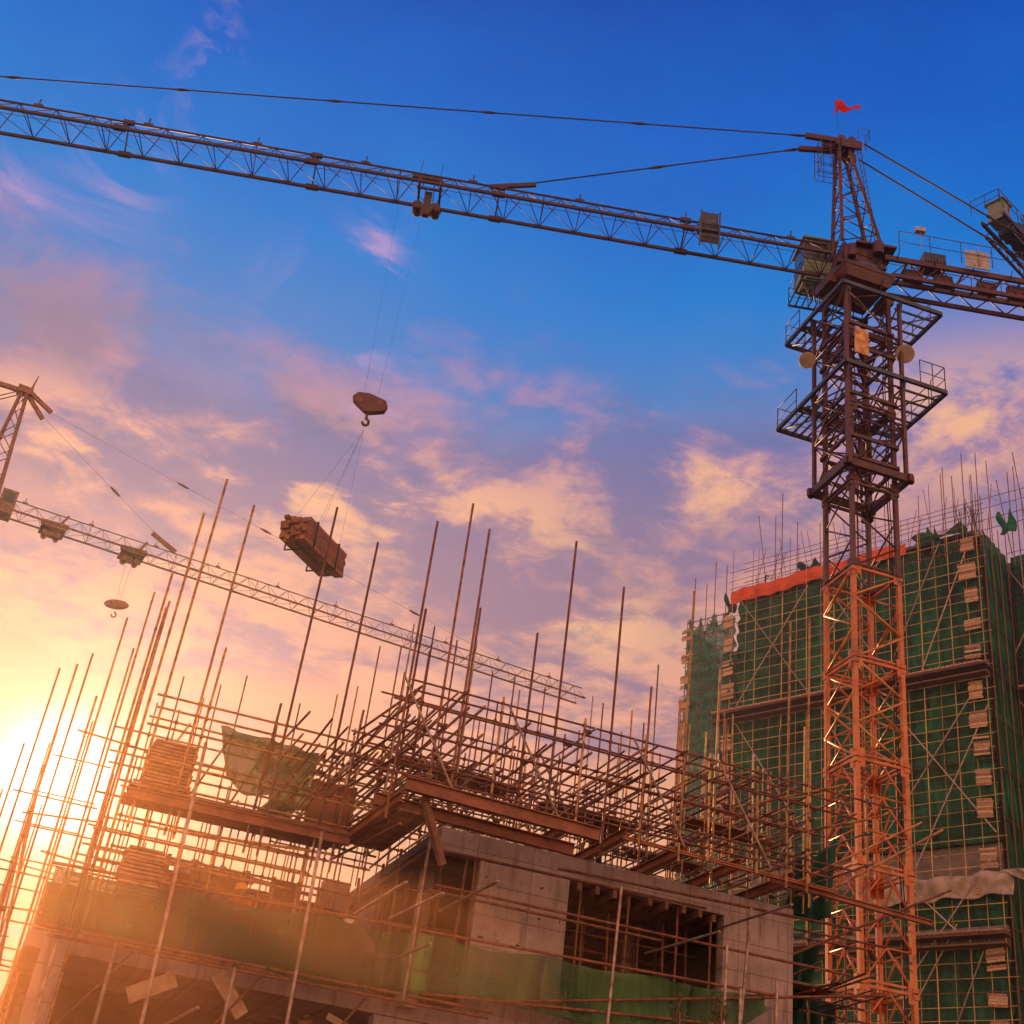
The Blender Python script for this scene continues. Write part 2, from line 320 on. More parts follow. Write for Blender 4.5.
UNIT = {}
def unit_tube(mat):
    if mat.name not in UNIT:
        mb = MB().tube((0, 0, -0.5), (0, 0, 0.5), 1.0, 8); me = bpy.data.meshes.new("tube_" + mat.name)
        me.from_pydata(mb.v, [], mb.f); me.polygons.foreach_set('use_smooth', mb.smooth); me.materials.append(mat); me.update(); UNIT[mat.name] = me
    return UNIT[mat.name]
def size_in_view(p, q, r):
    mid = (Vector(p) + Vector(q)) / 2
    return (Vector(q) - Vector(p)).length * r / max((mid - CAM).length, 1) ** 2
class Poles:
    """scaffold tubes of one thing: each a part of its own up to 95 of a kind, the rest one mesh"""
    def __init__(s, root): s.root = root; s.d = {}
    def add(s, name, p, q, r, mat): s.d.setdefault(name, []).append((Vector(p), Vector(q), r, mat))
    def couplers(s, size=.034):
        mb = MB(); U = [e for k, L in s.d.items() if k in ('upright_pole', 'prop_pole') for e in L]; W = [e for k, L in s.d.items() if k not in ('upright_pole', 'prop_pole') for e in L]
        for p, q, r, _ in U:
            d1 = q - p
            for a, b, r2, _ in W:
                d2 = b - a; w0 = p - a; A_, B_, C_, D_, E_ = d1.dot(d1), d1.dot(d2), d2.dot(d2), d1.dot(w0), d2.dot(w0); den = A_ * C_ - B_ * B_
                if den < 1e-6: continue
                t1 = (B_ * E_ - C_ * D_) / den; t2 = (A_ * E_ - B_ * D_) / den
                if 0 < t1 < 1 and 0 < t2 < 1:
                    x, y = p + d1 * t1, a + d2 * t2
                    if (x - y).length < .16: mb.beam((x + y) / 2 - d1.normalized() * size, (x + y) / 2 + d1.normalized() * size, size * 1.7, max(size * 1.7, (x - y).length + size), d2)
        if mb.v: mb.build("coupler_mass", DKR, s.root)["kind"] = "stuff"
    def finish(s, cp=False):
        if cp: s.couplers()
        for name, L in s.d.items():
            L.sort(key=lambda e: -size_in_view(e[0], e[1], e[2]))
            for p, q, r, mat in L[:95]:
                o = bpy.data.objects.new(name, unit_tube(mat)); COL.objects.link(o); o.parent = s.root
                d = q - p; o.location = (p + q) / 2 - Vector(s.root.location)
                o.rotation_mode = 'QUATERNION'; o.rotation_quaternion = d.to_track_quat('Z', 'Y'); o.scale = (r, r, d.length)
            rest = {}
            for e in L[95:]: rest.setdefault(e[3].name, []).append(e)
            if rest:
                mb = MB(); mats = []
                for k, E in rest.items():
                    mats.append((E[0][3], len(mb.f)))
                    for p, q, r, mat in E: mb.tube(p, q, r, 6)
                o = mb.build(name + "_mass", mats[0][0], s.root); o["kind"] = "stuff"
                for mt, st in mats[1:]: o.data.materials.append(mt)
                idx = [0] * len(mb.f)
                for i, (mt, st) in enumerate(mats):
                    for k in range(st, len(mb.f)): idx[k] = i
                o.data.polygons.foreach_set('material_index', idx)
def jit(a): return random.uniform(-a, a)

# ------------------------------------------------------------------ ground
mb = MB(); mb.grid(lambda a, b: Vector(((a - .5) * 520, (b - .5) * 520, 0.12 * math.sin(a * 50) * math.sin(b * 43))), 60, 60)
tag(mb.build("ground", DIRTM), kind="structure")

# ------------------------------------------------------------------ lattice helpers
def lattice_face(mb, p0, p1, q0, q1, n, r, kind='zig'):
    """bracing between two chords p0-p1 and q0-q1"""
    for i in range(n):
        a0 = p0.lerp(p1, i / n); a1 = p0.lerp(p1, (i + 1) / n); b0 = q0.lerp(q1, i / n); b1 = q0.lerp(q1, (i + 1) / n)
        if kind == 'zig':
            (mb.tube(a0, b1, r, 5) if i % 2 == 0 else mb.tube(b0, a1, r, 5)); 
        elif kind == 'x': mb.tube(a0, b1, r, 5); mb.tube(b0, a1, r, 5)
        elif kind == 'k':
            mid = (a1 + b1) / 2; mb.tube(a0, mid, r, 5); mb.tube(b0, mid, r, 5); mb.tube(a1, b1, r, 5)
        elif kind == 'warren':
            mid = (a0 + a1) / 2; mb.tube(mid, b0, r, 5); mb.tube(mid, b1, r, 5)
def railing(mb, pts, h, r=0.022, mid=True, step=1.2):
    Zv = Vector((0, 0, 1))
    for a, b in zip(pts, pts[1:]):
        a = Vector(a); b = Vector(b); n = max(1, int(round((b - a).length / step)))
        mb.tube(a + Zv * h, b + Zv * h, r, 5)
        if mid: mb.tube(a + Zv * h * .5, b + Zv * h * .5, r * .8, 5)
        for i in range(n + 1): q = a.lerp(b, i / n); mb.tube(q, q + Zv * h, r, 5)

def jib_triangle(root, F, u0, u1, zb, wid, ht, bay, mat, rc=0.055, rb=0.025, spikes=True, name='jib'):
    """triangular jib: two bottom chords at v=+-wid/2, one top chord; F.u runs along it"""
    mb = MB(); sgn = 1 if u1 > u0 else -1; n = int(abs(u1 - u0) / bay)
    P = lambda u, v, z: F.p(u, v, z)
    mb.beam(P(u0, wid / 2, zb), P(u1, wid / 2, zb), rc * 2, rc * 2.4); mb.beam(P(u0, -wid / 2, zb), P(u1, -wid / 2, zb), rc * 2, rc * 2.4)
    mb.tube(P(u0, 0, zb + ht), P(u1, 0, zb + ht), rc * .95, 8)
    for i in range(n):
        a = u0 + sgn * bay * i; c = a + sgn * bay; mdl = (a + c) / 2
        for s in (-1, 1):
            mb.tube(P(a, s * wid / 2, zb), P(mdl, 0, zb + ht), rb, 5); mb.tube(P(mdl, 0, zb + ht), P(c, s * wid / 2, zb), rb, 5)
            mb.tube(P(a, s * wid / 2, zb), P(a, 0, zb + ht) if i % 4 == 0 else P(mdl, 0, zb + ht), rb, 5)
        mb.tube(P(a, -wid / 2, zb), P(a, wid / 2, zb), rb * 1.1, 5)
        mb.tube(P(a, -wid / 2, zb), P(c, wid / 2, zb), rb * .8, 5)
        if spikes and i % 3 == 1:
            mb.tube(P(a, 0, zb + ht), P(a, 0, zb + ht + .42), .03, 5); mb.beam(P(a - .18, 0, zb + ht + .06), P(a + .18, 0, zb + ht + .06), .1, .12)
    return mb.build(name, mat, root)
def cable(root, pts, r, mat, name, knots=(), kr=0.07, kl=0.5):
    mb = MB().path(pts, r, 6)
    for i in knots:
        a, b = pts[0], pts[-1]; c = a.lerp(b, i); d = (b - a).normalized()
        mb.tube(c - d * kl / 2, c, kr * .5, 6, kr); mb.tube(c, c + d * kl / 2, kr, 6, kr * .5)
    return mb.build(name, mat, root)

def square(F, c, h, z): return [c + F.u * a * h + F.v * b * h + Vector((0, 0, z)) for a, b in ((-1, 1), (1, 1), (1, -1), (-1, -1))]

# ------------------------------------------------------------------ main tower crane
MF = Frame(75); CC = Vector((12.14, 39.45, 0)) 
CC = Vector((11.72, 38.24, 0)) + (MF.u - MF.v) * 0.875
tc_ = thing("tower_crane", "tall orange and red lattice tower crane topped by a red flag", "tower crane", CC)
S = 0.875
def mast(root, F, C, z0, z1, sec, half, matfn, patfn, rleg=0.075, rb=0.035, nb=3):
    z = z0; k = 0
    while z < z1 - 0.1:
        ze = min(z + sec, z1); mb = MB(); mt, pat, cnt = matfn(z), *patfn(z)
        lo = square(F, C, half, z + .02); hi = square(F, C, half, ze - .02)
        for i in range(4):
            mb.beam(lo[i], hi[i], rleg * 2, rleg * 2, F.u)
            j = (i + 1) % 4
            lattice_face(mb, lo[i], hi[i], lo[j], hi[j], cnt, rb, pat)
            mb.beam(hi[i], hi[j], .09, .09); mb.beam(lo[i] + Vector((0, 0, .12)), lo[j] + Vector((0, 0, .12)), .07, .07)
            for e in (lo[i], hi[i]): mb.beam(e - Vector((0, 0, .14)) if e is hi[i] else e, e + (Vector((0, 0, .14)) if e is lo[i] else Vector((0, 0, 0))), rleg * 2.8, rleg * 2.8, F.u)
        mb.tube(lo[0], lo[2], rb * .8, 5)
        for q_, dz in ((lo, .16), (hi, -.16)):
            for i in range(4):
                p_, r_ = q_[i], q_[(i + 1) % 4]; d = (r_ - p_).normalized(); nrm = d.cross(Vector((0, 0, 1))) * .08
                for e, sg in ((p_, 1), (r_, -1)): c_ = e + d * sg * .15 + Vector((0, 0, dz)); mb.beam(c_ - Vector((0, 0, .13)) + nrm, c_ + Vector((0, 0, .13)) + nrm, .17, .016, d)
        # ladder inside
        L = C + F.u * half * .45 - F.v * half * .55
        for s in (-.2, .2): mb.tube(L + F.u * s + Vector((0, 0, z)), L + F.u * s + Vector((0, 0, ze)), .022, 5)
        n = int((ze - z) / .35)
        for i in range(n): q = L + Vector((0, 0, z + .35 * i)); mb.tube(q - F.u * .2, q + F.u * .2, .014, 4)
        mb.build("mast_section", mt, root); z = ze; k += 1
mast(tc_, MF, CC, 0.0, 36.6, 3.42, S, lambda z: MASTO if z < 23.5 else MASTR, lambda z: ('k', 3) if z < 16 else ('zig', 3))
mb = MB(); cbl = [CC + MF.u * (S - .25) + MF.v * (S - .1) + Vector((.03 * math.sin(i * 1.7), .03 * math.cos(i * 2.3), 2 + i * 1.2)) for i in range(29)]
mb.path(cbl, .025, 5); mb.path([c + MF.u * .09 for c in cbl], .018, 5); mb.build("power_cable", CABLE, tc_)
# yellow main braces laid on the outside of the lower sections
mb = MB()
for k, z in enumerate([17.1 + 1.14 * i for i in range(6)]):
    lo = square(MF, CC, S + .05, z); hi = square(MF, CC, S + .05, z + 1.14)
    for i in range(4):
        j = (i + 1) % 4
        (mb.tube(lo[i], hi[j], .04, 6) if k % 2 else mb.tube(lo[j], hi[i], .04, 6))
mb.build("mast_brace", MASTY, tc_)
# climbing frame (outer cage)
CH = 1.17; mb = MB()
lo = square(MF, CC, CH, 27.9); hi = square(MF, CC, CH, 36.0)
for i in range(4):
    j = (i + 1) % 4
    mb.beam(lo[i], hi[i], .13, .13, MF.u); lattice_face(mb, lo[i], hi[i], lo[j], hi[j], 4, .035, 'x' if i in (1, 3) else 'zig')
    for k in range(1, 4): mb.tube(lo[i].lerp(hi[i], k / 4), lo[j].lerp(hi[j], k / 4), .04, 6)
mb.build("climbing_frame", MASTR, tc_)
mb = MB(); q = square(MF, CC, CH + .06, 27.9)
for i in range(4): 
    a, b = q[i], q[(i + 1) % 4]; d = (b - a).normalized(); mb.beam(a - d * .18, b + d * .18, .17, .3)
mb.build("collar_beam", MASTR, tc_, .015)
mb = MB()
for s, dz in ((.55, 30.4), (-.3, 30.8), (.2, 29.6)):
    c = CC + MF.u * s - MF.v * .2; mb.tube(c + Vector((0, 0, dz - 1)), c + Vector((0, 0, dz + 1.2)), .11, 10); mb.tube(c + Vector((0, 0, dz - 2)), c + Vector((0, 0, dz - 1)), .06, 8)
mb.build("hydraulic_jack", MASTR, tc_)
for z in (28.4, 29.3, 31.2, 33.4, 34.5):
    q = square(MF, CC, S + .12, z); mb = MB()
    for i in range(4): mb.beam(q[i], q[(i + 1) % 4], .09, .14)
    mb.beam(q[0], q[2], .08, .1); mb.build("guide_ring", MASTR, tc_)
# work decks round the cage
def deck(name, z, U0, U1, V0, V1, rails, railmat=DARKM):
    mb = MB(); P = lambda u, v, zz=z: CC + MF.u * u + MF.v * v + Vector((0, 0, zz)); i0 = CH + .08
    for a, b in ((P(U0, V1), P(U1, V1)), (P(U1, V1), P(U1, V0)), (P(U1, V0), P(U0, V0)), (P(U0, V0), P(U0, V1))): mb.beam(a, b, .12, .16)
    for k in range(9):
        u = U0 + (U1 - U0) * k / 8; mb.beam(P(u, V1), P(u, i0 if V1 > i0 else V1 - .5), .06, .08); mb.beam(P(u, V0), P(u, -i0), .06, .08)
    for k in range(7):
        v = V0 + (V1 - V0) * k / 6; mb.beam(P(U0, v), P(-i0, v), .06, .08); mb.beam(P(U1, v), P(i0, v), .06, .08)
    mb.beam(P(U0, i0), P(U1, i0), .06, .08); mb.beam(P(U0, -i0), P(U1, -i0), .06, .08)
    # plank walkway strips with gaps
    for k in range(3):
        v = i0 + .08 + k * .24
        if v + .2 < V1: mb.box(Frame(75, CC), U0 + .1, U1 - .1, v, v + .19, z + .085, z + .115)
        u = -i0 - .08 - k * .24
        if u - .2 > U0: mb.box(Frame(75, CC), u - .19, u, V0 + .1, V1 - .1, z + .12, z + .145)
    for sx, sy in ((1, 1), (1, -1), (-1, 1), (-1, -1)):
        c0 = P(sx * CH, sy * CH, z - 1.1)
        mb.tube(c0, P((U1 if sx > 0 else U0), sy * CH), .035, 5); mb.tube(c0, P(sx * CH, (V1 if sy > 0 else V0)), .035, 5)
    pf = mb.build(name, DARKM, tc_)
    mb = MB(); railing(mb, [P(*r) for r in rails], 1.05, .02, True, 1.0); mb.build("railing", railmat, pf)
deck("lower_deck", 32.3, -1.3, 3.0, -2.1, 1.3, [(3.0, -2.1), (3.0, .2)])
deck("rear_deck", 32.3, -1.3, 1.3, -3.8, -2.22, [(-1.3, -2.3), (-1.3, -3.8), (1.3, -3.8)])
deck("upper_deck", 36.1, -1.35, 3.0, -1.8, 1.3, [(3.0, -1.8), (3.0, .6)])
deck("rear_deck", 36.1, -1.35, 1.3, -3.1, -1.92, [(-1.35, -2.0), (-1.35, -3.1), (1.3, -3.1)])
mb = MB(); railing(mb, [CC + MF.u * a + MF.v * b + Vector((0, 0, 32.38)) for a, b in ((1.9, 1.28), (2.98, 1.28), (2.98, .4))], 1.1, .02, True, .6)
mb.build("railing", DARKM, tc_)
# slewing ring and turntable
mb = MB(); P = lambda u, v, z: CC + MF.u * u + MF.v * v + Vector((0, 0, z))
FM = Frame(75, CC)
lo = square(MF, CC, S + .05, 36.9); hi = square(MF, CC, 1.1, 37.35)
mb.hexa([lo[3], lo[2], lo[1], lo[0], hi[3], hi[2], hi[1], hi[0]])
mb.box(FM, -1.12, 1.12, -1.12, 1.12, 37.352, 37.5)
mb.box(FM, -1.45, -1.13, -.6, .5, 36.75, 37.2); mb.box(FM, 1.13, 1.5, -.5, .4, 36.7, 37.2)
mb.build("slewing_support", MASTR, tc_, .02)
mb = MB(); mb.tube(P(0, 0, 37.5), P(0, 0, 37.75), 1.12, 28); mb.build("slewing_ring", DARKM, tc_)
JF = Frame(87, CC)     # u = towards the counter-jib, -u = towards the jib tip
mb = MB(); mb.box(JF, -1.0, 1.0, -.85, .85, 37.752, 37.95); mb.box(JF, -.75, .75, -.6, .6, 37.952, 38.95); mb.box(JF, -.2, 1.45, -.95, .85, 38.952, 39.08)
for s in (-.85, .85):
    for v_ in (-.75, .75): mb.beam(JF.p(s, v_, 37.95), JF.p(s * .75, v_ * .8, 39.0), .12, .12)
mb.tube(JF.p(.6, 1.0, 38.3), JF.p(.6, 1.0, 38.9), .22, 10); mb.tube(JF.p(-.5, 1.05, 37.9), JF.p(-.5, 1.05, 38.5), .18, 10)
mb.build("turntable", MASTR, tc_, .02)
for k in range(4):
    mb = MB(); mb.box(JF, -.68 + k * .36, -.4 + k * .36, .602, .63, 38.1 + (k % 2) * .1, 38.8); mb.build("cover_plate", DKR, tc_, .005)
mb = MB()
for k in range(12): mb.tube(JF.p(-.9 + k * .16, .86, 37.86), JF.p(-.9 + k * .16, .89, 37.86), .03, 6)
mb.path([JF.p(-.9, .95, 38.9), JF.p(-.4, 1.0, 38.2), JF.p(.5, 1.0, 38.0), JF.p(.9, .9, 37.4), JF.p(.7, .8, 36.6)], .035, 6)
mb.build("hose", CABLE, tc_)
# jib
jib_triangle(tc_, JF, -1.2, -46, 38.25, 1.4, 1.05, 1.45, JIBP, .05, .02)
mb = MB()
for u in (-7.0, -14.6, -22.0, -29.5): 
    for s in (-.7, .7): mb.tube(JF.p(u, s, 38.25), JF.p(u + .02, 0, 39.3), .035, 5); mb.beam(JF.p(u - .25, s, 38.25), JF.p(u + .25, s, 38.25), .17, .19)
    mb.beam(JF.p(u - .22, 0, 39.3), JF.p(u + .22, 0, 39.3), .15, .17)
mb.tube(JF.p(-1.2, .1, 38.55), JF.p(-44, .1, 38.55), .012, 4)
mb.build("jib_joint", JIBP, tc_)
# tie rods to the jib and counter-jib
APX = JF.p(-.25, 0, 45.35)
cable(tc_, [JF.p(-2.0, .15, 45.2), JF.p(-42.5, .1, 39.35)], .035, CABLE, "tie_rod", (.01, .18, .335, .49, .64, .80, .93), .075, .7)
cable(tc_, [JF.p(-2.2, -.15, 44.7), JF.p(-14.4, 0, 39.4)], .035, CABLE, "tie_rod", (.03, .5), .08, .8)
mb = MB(); mb.beam(JF.p(-13.2, 0, 39.8), JF.p(-15.0, 0, 39.25), .12, .2); mb.build("tie_bracket", JIBP, tc_, .01)
cable(tc_, [JF.p(.4, .35, 45.1), JF.p(11.6, .55, 38.5)], .045, CABLE, "tie_rod", (.47,), .08, .5)
cable(tc_, [JF.p(.4, -.35, 44.9), JF.p(11.6, -.55, 38.5)], .045, CABLE, "tie_rod", (.5,), .08, .5)
# tower head
mb = MB(); bs = [JF.p(a * .72, b * .62, 39.12) for a, b in ((-1, 1), (1.25, 1), (1.25, -1), (-1, -1))]; tp = [JF.p(-.45 + a * .2, b * .22, 44.9) for a, b in ((-1, 1), (1, 1), (1, -1), (-1, -1))]
for i in range(4):
    mb.beam(bs[i], tp[i], .13, .13); j = (i + 1) % 4
    lattice_face(mb, bs[i], tp[i], bs[j], tp[j], 9, .028, 'zig')
mb.build("tower_head", MASTR, tc_)
mb = MB()
for s in (-.17, .17): mb.tube(JF.p(.75 - .2, .95 + s * .6, 39.1), JF.p(.1, .4 + s, 45.0), .018, 5)
for i in range(17): f_ = i / 17; q = JF.p(.55 - .45 * f_, .95 - .55 * f_, 39.1 + 5.9 * f_); mb.tube(q - JF.v * .14, q + JF.v * .14, .013, 4)
mb.build("ladder", MASTR, tc_)
mb = MB(); mb.box(JF, -.82, .1, -.3, .3, 44.9, 45.3); mb.box(JF, -1.3, -.822, -.1, .1, 44.9, 45.2); mb.box(JF, -.6, .3, -.42, -.302, 44.7, 45.15); mb.box(JF, -.6, .3, .302, .42, 44.7, 45.15)
mb.beam(JF.p(-.6, .15, 45.25), JF.p(-2.1, .15, 45.2), .16, .26); mb.beam(JF.p(-.6, -.15, 44.95), JF.p(-2.3, -.15, 44.68), .16, .22)
for x in (-.55, -.1): mb.tube(JF.p(x, -.3, 45.34), JF.p(x, .3, 45.34), .17, 14)
mb.build("head_block", MASTR, tc_, .01)
mb = MB()
for z in (43.3, 43.85, 44.4, 45.0):
    mb.path([JF.p(-.7, -.45, z), JF.p(-1.5, -.45, z), JF.p(-1.5, .45, z), JF.p(-.7, .45, z)], .016, 5)
for a, b in ((-.7, -.45), (-1.1, -.45), (-1.5, -.45), (-1.5, 0), (-1.5, .45), (-1.1, .45), (-.7, .45)): mb.tube(JF.p(a, b, 43.3), JF.p(a, b, 45.0), .018, 5)
for k in range(4): mb.tube(JF.p(-1.5, -.45 + .3 * k, 43.3), JF.p(-.7, -.45 + .3 * k, 43.3), .014, 4)
mb.build("head_basket", DARKM, tc_)
mb = MB(); railing(mb, [JF.p(.1, .5, 45.15), JF.p(.6, .5, 45.15), JF.p(.6, -.5, 45.15), JF.p(.1, -.5, 45.15)], .7, .014, True, .5); mb.build("railing", DARKM, tc_)
mb = MB(); mb.tube(JF.p(-.5, 0, 45.3), JF.p(-.76, 0, 47.75), .009, 5); mb.build("flag_pole", CABLE, tc_)
mb = MB()
def flagf(a, b):
    h = .42 - .08 * a + (.55 * max(0, 1 - a * 4))
    return JF.p(-.76 + a * 1.1 + .03 * math.sin(b * 5), .12 * math.sin(a * 7 + b * 2), 47.8 + .06 * math.sin(a * 9) - .04 * a - b * h)
mb.grid(flagf, 22, 10); fl = mb.build("flag", FLAGM, tc_); sdm = fl.modifiers.new("thick", 'SOLIDIFY'); sdm.thickness = .01
# counter-jib
mb = MB()
for s in (-.65, .65):
    mb.beam(JF.p(1.0, s, 38.55), JF.p(13, s, 38.55), .12, .24); mb.beam(JF.p(1.3, s * .9, 37.75), JF.p(13, s * .9, 37.75), .11, .18)
    lattice_face(mb, JF.p(1.3, s, 38.5), JF.p(13, s, 38.5), JF.p(1.3, s * .9, 37.8), JF.p(13, s * .9, 37.8), 9, .03, 'warren')
for i in range(16): u = 1.2 + i * .78; mb.beam(JF.p(u, -.65, 38.58), JF.p(u, .65, 38.58), .06, .08)
mb.build("counter_jib", MASTR, tc_)
mb = MB()
for s in (-.95, .95):
    mb = MB(); railing(mb, [JF.p(1.5, s, 38.7), JF.p(13, s, 38.7)], 1.1, .02, True, 1.3)
    for i in range(8): mb.tube(JF.p(1.5 + i * 1.55, s * .68, 38.5), JF.p(1.5 + i * 1.55, s, 38.72), .025, 5)
    mb.build("railing", DARKM, tc_)
for u, w_, h_ in ((2.25, .8, .55), (3.5, .75, .55), (5.3, .75, .6), (6.5, .7, .62), (7.7, .75, .6)):
    mb = MB(); mb.box(JF, u - w_ / 2, u + w_ / 2, .25, .45, 37.8, 37.8 + h_); mb.box(JF, u - w_ / 2 + .06, u + w_ / 2 - .06, .452, .475, 37.86, 37.75 + h_)
    mb.build("hanging_panel", MASTR, tc_, .01)
mb = MB(); mb.box(JF, 2.7, 3.6, -.3, .55, 38.85, 39.35)
for k in range(7): mb.box(JF, 2.72 + k * .13, 2.79 + k * .13, .552, .58, 38.88, 39.32)
mb.build("electric_cabinet", DARKM, tc_, .01)
mb = MB(); mb.box(JF, 4.25, 5.25, .86, .9, 38.6, 39.5); mb.tube(JF.p(4.8, .93, 38.7), JF.p(4.8, .93, 39.9), .02, 5); mb.box(JF, 4.24, 5.26, .9, .915, 39.05, 39.08); mb.build("notice_board", SIGNW, tc_)
mb = MB(); mb.tube(JF.p(2.4, .95, 39.0), JF.p(2.4, .95, 39.95), .02, 5); mb.box(JF, 2.2, 2.6, .85, 1.05, 39.95, 40.15); mb.build("floodlight", SIGNW, tc_)
mb = MB(); mb.tube(JF.p(9.5, -.5, 39.2), JF.p(9.5, .5, 39.2), .42, 20); mb.box(JF, 9.9, 11.0, -.5, .5, 38.7, 39.5); mb.build("winch", MASTR, tc_, .01)
for k in range(4): MB().box(JF, 11.2 + k * .42, 11.56 + k * .42, -.7, .7, 36.6, 38.9).build("counterweight", BODYC, tc_, .02)
# operator cab, hung on the far side of the turntable
cbm = MB(); cbm.box(JF, -1.75, -.4, -2.4, -1.02, 38.7, 40.45); cbm.box(JF, -1.85, -.3, -2.5, -.9, 40.452, 40.56); cbm.box(JF, -1.65, -.5, -2.3, -1.1, 38.45, 38.698)
cab = cbm.build("operator_cab", CABM, tc_, .04)
mb = MB(); mb.box(JF, -1.68, -1.12, -1.018, -1.0, 39.4, 40.3); mb.box(JF, -1.03, -.48, -1.018, -1.0, 39.4, 40.3); mb.box(JF, -1.77, -1.752, -2.3, -1.12, 39.1, 40.3)
mb.build("cab_window", GLASS, cab)
mb = MB()
for u_ in (-1.72, -1.08, -.44): mb.box(JF, u_ - .03, u_ + .03, -1.0, -.985, 39.36, 40.34)
for z_ in (39.36, 40.3): mb.box(JF, -1.69, -.47, -1.002, -.984, z_, z_ + .05)
mb.build("window_frame", DARKM, cab)
mb = MB()
for k in range(3): mb.box(JF, -1.74, -.42, -1.019, -1.005, 38.78 + k * .19, 38.9 + k * .19)
mb.build("side_louvre", CABM, cab)
mb = MB()
for k in range(7): mb.beam(JF.p(-1.95 + k * .27, -2.5, 38.03), JF.p(-1.95 + k * .27, -.8, 38.03), .05, .06)
for v_ in (-2.5, -1.65, -.8): mb.beam(JF.p(-1.98, v_, 38.0), JF.p(-.3, v_, 38.0), .07, .08)
railing(mb, [JF.p(-.3, -2.5, 38.06), JF.p(-1.95, -2.5, 38.06), JF.p(-1.95, -.8, 38.06)], .9, .02, True, .8)
for k in range(4): mb.tube(JF.p(-1.9 + k * .35, -.82, 38.0), JF.p(-1.5 + k * .15, -.82, 36.9), .03, 5)
for k in range(3): mb.tube(JF.p(-1.9, -.82, 37.9 - k * .3), JF.p(-.9, -.82, 37.9 - k * .3), .025, 5)
mb.build("cab_platform", DARKM, tc_)
# round lamps beside the cage
for u, v, z, rr in ((-1.75, -.7, 33.5, .32), (1.35, 1.15, 33.65, .36)):
    c = P(u, v, z); mb = MB(); d = (Vector((-.1, -.8, -.6))).normalized()
    mb.tube(c - d * .02, c + d * .1, rr, 22); mb.tube(c - d * .32, c - d * .021, rr * .4, 22, rr * .95)
    lm = mb.build("floodlight", LAMPM, tc_)
    mb = MB(); mb.tube(c + d * .101, c + d * .115, rr * .85, 22); mb.build("lens", TARP, lm)
    mb = MB(); mb.tube(c - d * .3, P(CH * (1 if u > 0 else -1), CH * (.6 if v > 0 else -.6), z + .1), .03, 5); mb.build("bracket", DARKM, lm)
mb = MB(); mb.box(FM, -.35 - .5, .25 - .5, 1.18, 1.24, 32.9, 34.1); mb.build("access_door", TUBE, tc_, .01)
# trolley and jib inspection cage
mb = MB(); u = -17.3
for a in (-.42, .42):
    mb.beam(JF.p(u + a, -.78, 38.08), JF.p(u + a, .78, 38.08), .09, .12)
    for s in (-.78, .78): mb.tube(JF.p(u + a, s - .05, 38.2), JF.p(u + a, s + .05, 38.2), .12, 12)
for s in (-.6, .6): mb.beam(JF.p(u - .5, s, 38.0), JF.p(u + .5, s, 38.0), .08, .1)
mb.box(JF, u - .16, u + .12, .15, .45, 37.2, 38.0)
for a in (-.36, .34): mb.tube(JF.p(u + a, .42, 37.3), JF.p(u + a, -.1, 37.3), .2, 14)
mb.hexa([JF.p(u - .1, .2, 36.85), JF.p(u + .1, .2, 36.85), JF.p(u + .1, .42, 36.85), JF.p(u - .1, .42, 36.85), JF.p(u - .3, .12, 37.2), JF.p(u + .3, .12, 37.2), JF.p(u + .3, .5, 37.2), JF.p(u - .3, .5, 37.2)])
for a in (-.5, .3): mb.tube(JF.p(u + a, .7, 38.1), JF.p(u + a + .05, .7, 39.3), .016, 5)
mb.box(JF, u - .75, u + .45, .5, .78, 38.35, 38.5)
mb.build("trolley", JIBP, tc_, .01)
mb = MB(); u = -6.15; mb.box(JF, u - .34, u + .34, -.1, .66, 38.75, 39.3); mb.box(JF, u - .36, u + .36, .66, .7, 37.75, 38.7)
for k in range(4): mb.beam(JF.p(u - .4, .78, 37.6 + k * .32), JF.p(u + .4, .78, 37.6 + k * .32), .05, .05)
for s in (-.38, .38): mb.beam(JF.p(u + s, .76, 37.4), JF.p(u + s, .76, 39.3), .07, .07)
mb.build("inspection_cage", DARKM, tc_, .01)
HU, HV = -17.9, 0.15
mb = MB()
for a, b in ((-.25, 0), (.25, 0)): mb.tube(JF.p(HU + a * 2, HV + b, 37.3), JF.p(HU + a, HV + b, 28.3), .004, 4)
mb.build("hoist_rope", CABLE, tc_)

# hook block, load bundle
hb = thing("hook_block", "rusty trapezoid hook block hanging alone high in the middle of the sky", "hook block", JF.p(HU, HV, 26.6))
mb = MB(); pts = [(-.62, 27.98), (-.45, 28.18), (-.05, 28.2), (.56, 28.0), (.66, 27.78), (.58, 27.56), (.1, 27.42), (-.1, 27.42), (-.58, 27.82)]
b0 = len(mb.v)
for s in (-.13, .13):
    for x, z in pts: mb.v.append(tuple(JF.p(HU + x, HV + s, z)))
n = len(pts); mb.f += [tuple(range(n)), tuple(reversed(range(n, 2 * n)))] + [(i, i + n, (i + 1) % n + n, (i + 1) % n) for i in range(n)]; mb.smooth += [False] * (n + 2)
mb.build("side_plate", DKR, hb, .02)
mb = MB()
for x in (-.38, .38): mb.tube(JF.p(HU + x, HV - .15, 27.85), JF.p(HU + x, HV + .15, 27.85), .12, 18)
mb.build("sheave", RUST, hb)
mb = MB(); mb.path([JF.p(HU + .11 * math.cos(t_) , HV, 27.02 + .13 * math.sin(t_)) for t_ in [R(100 - 28 * i) for i in range(11)]], .05, 7); mb.tube(JF.p(HU, HV, 27.45), JF.p(HU, HV, 27.14), .05, 8)
mb.build("hook", DKR, hb)

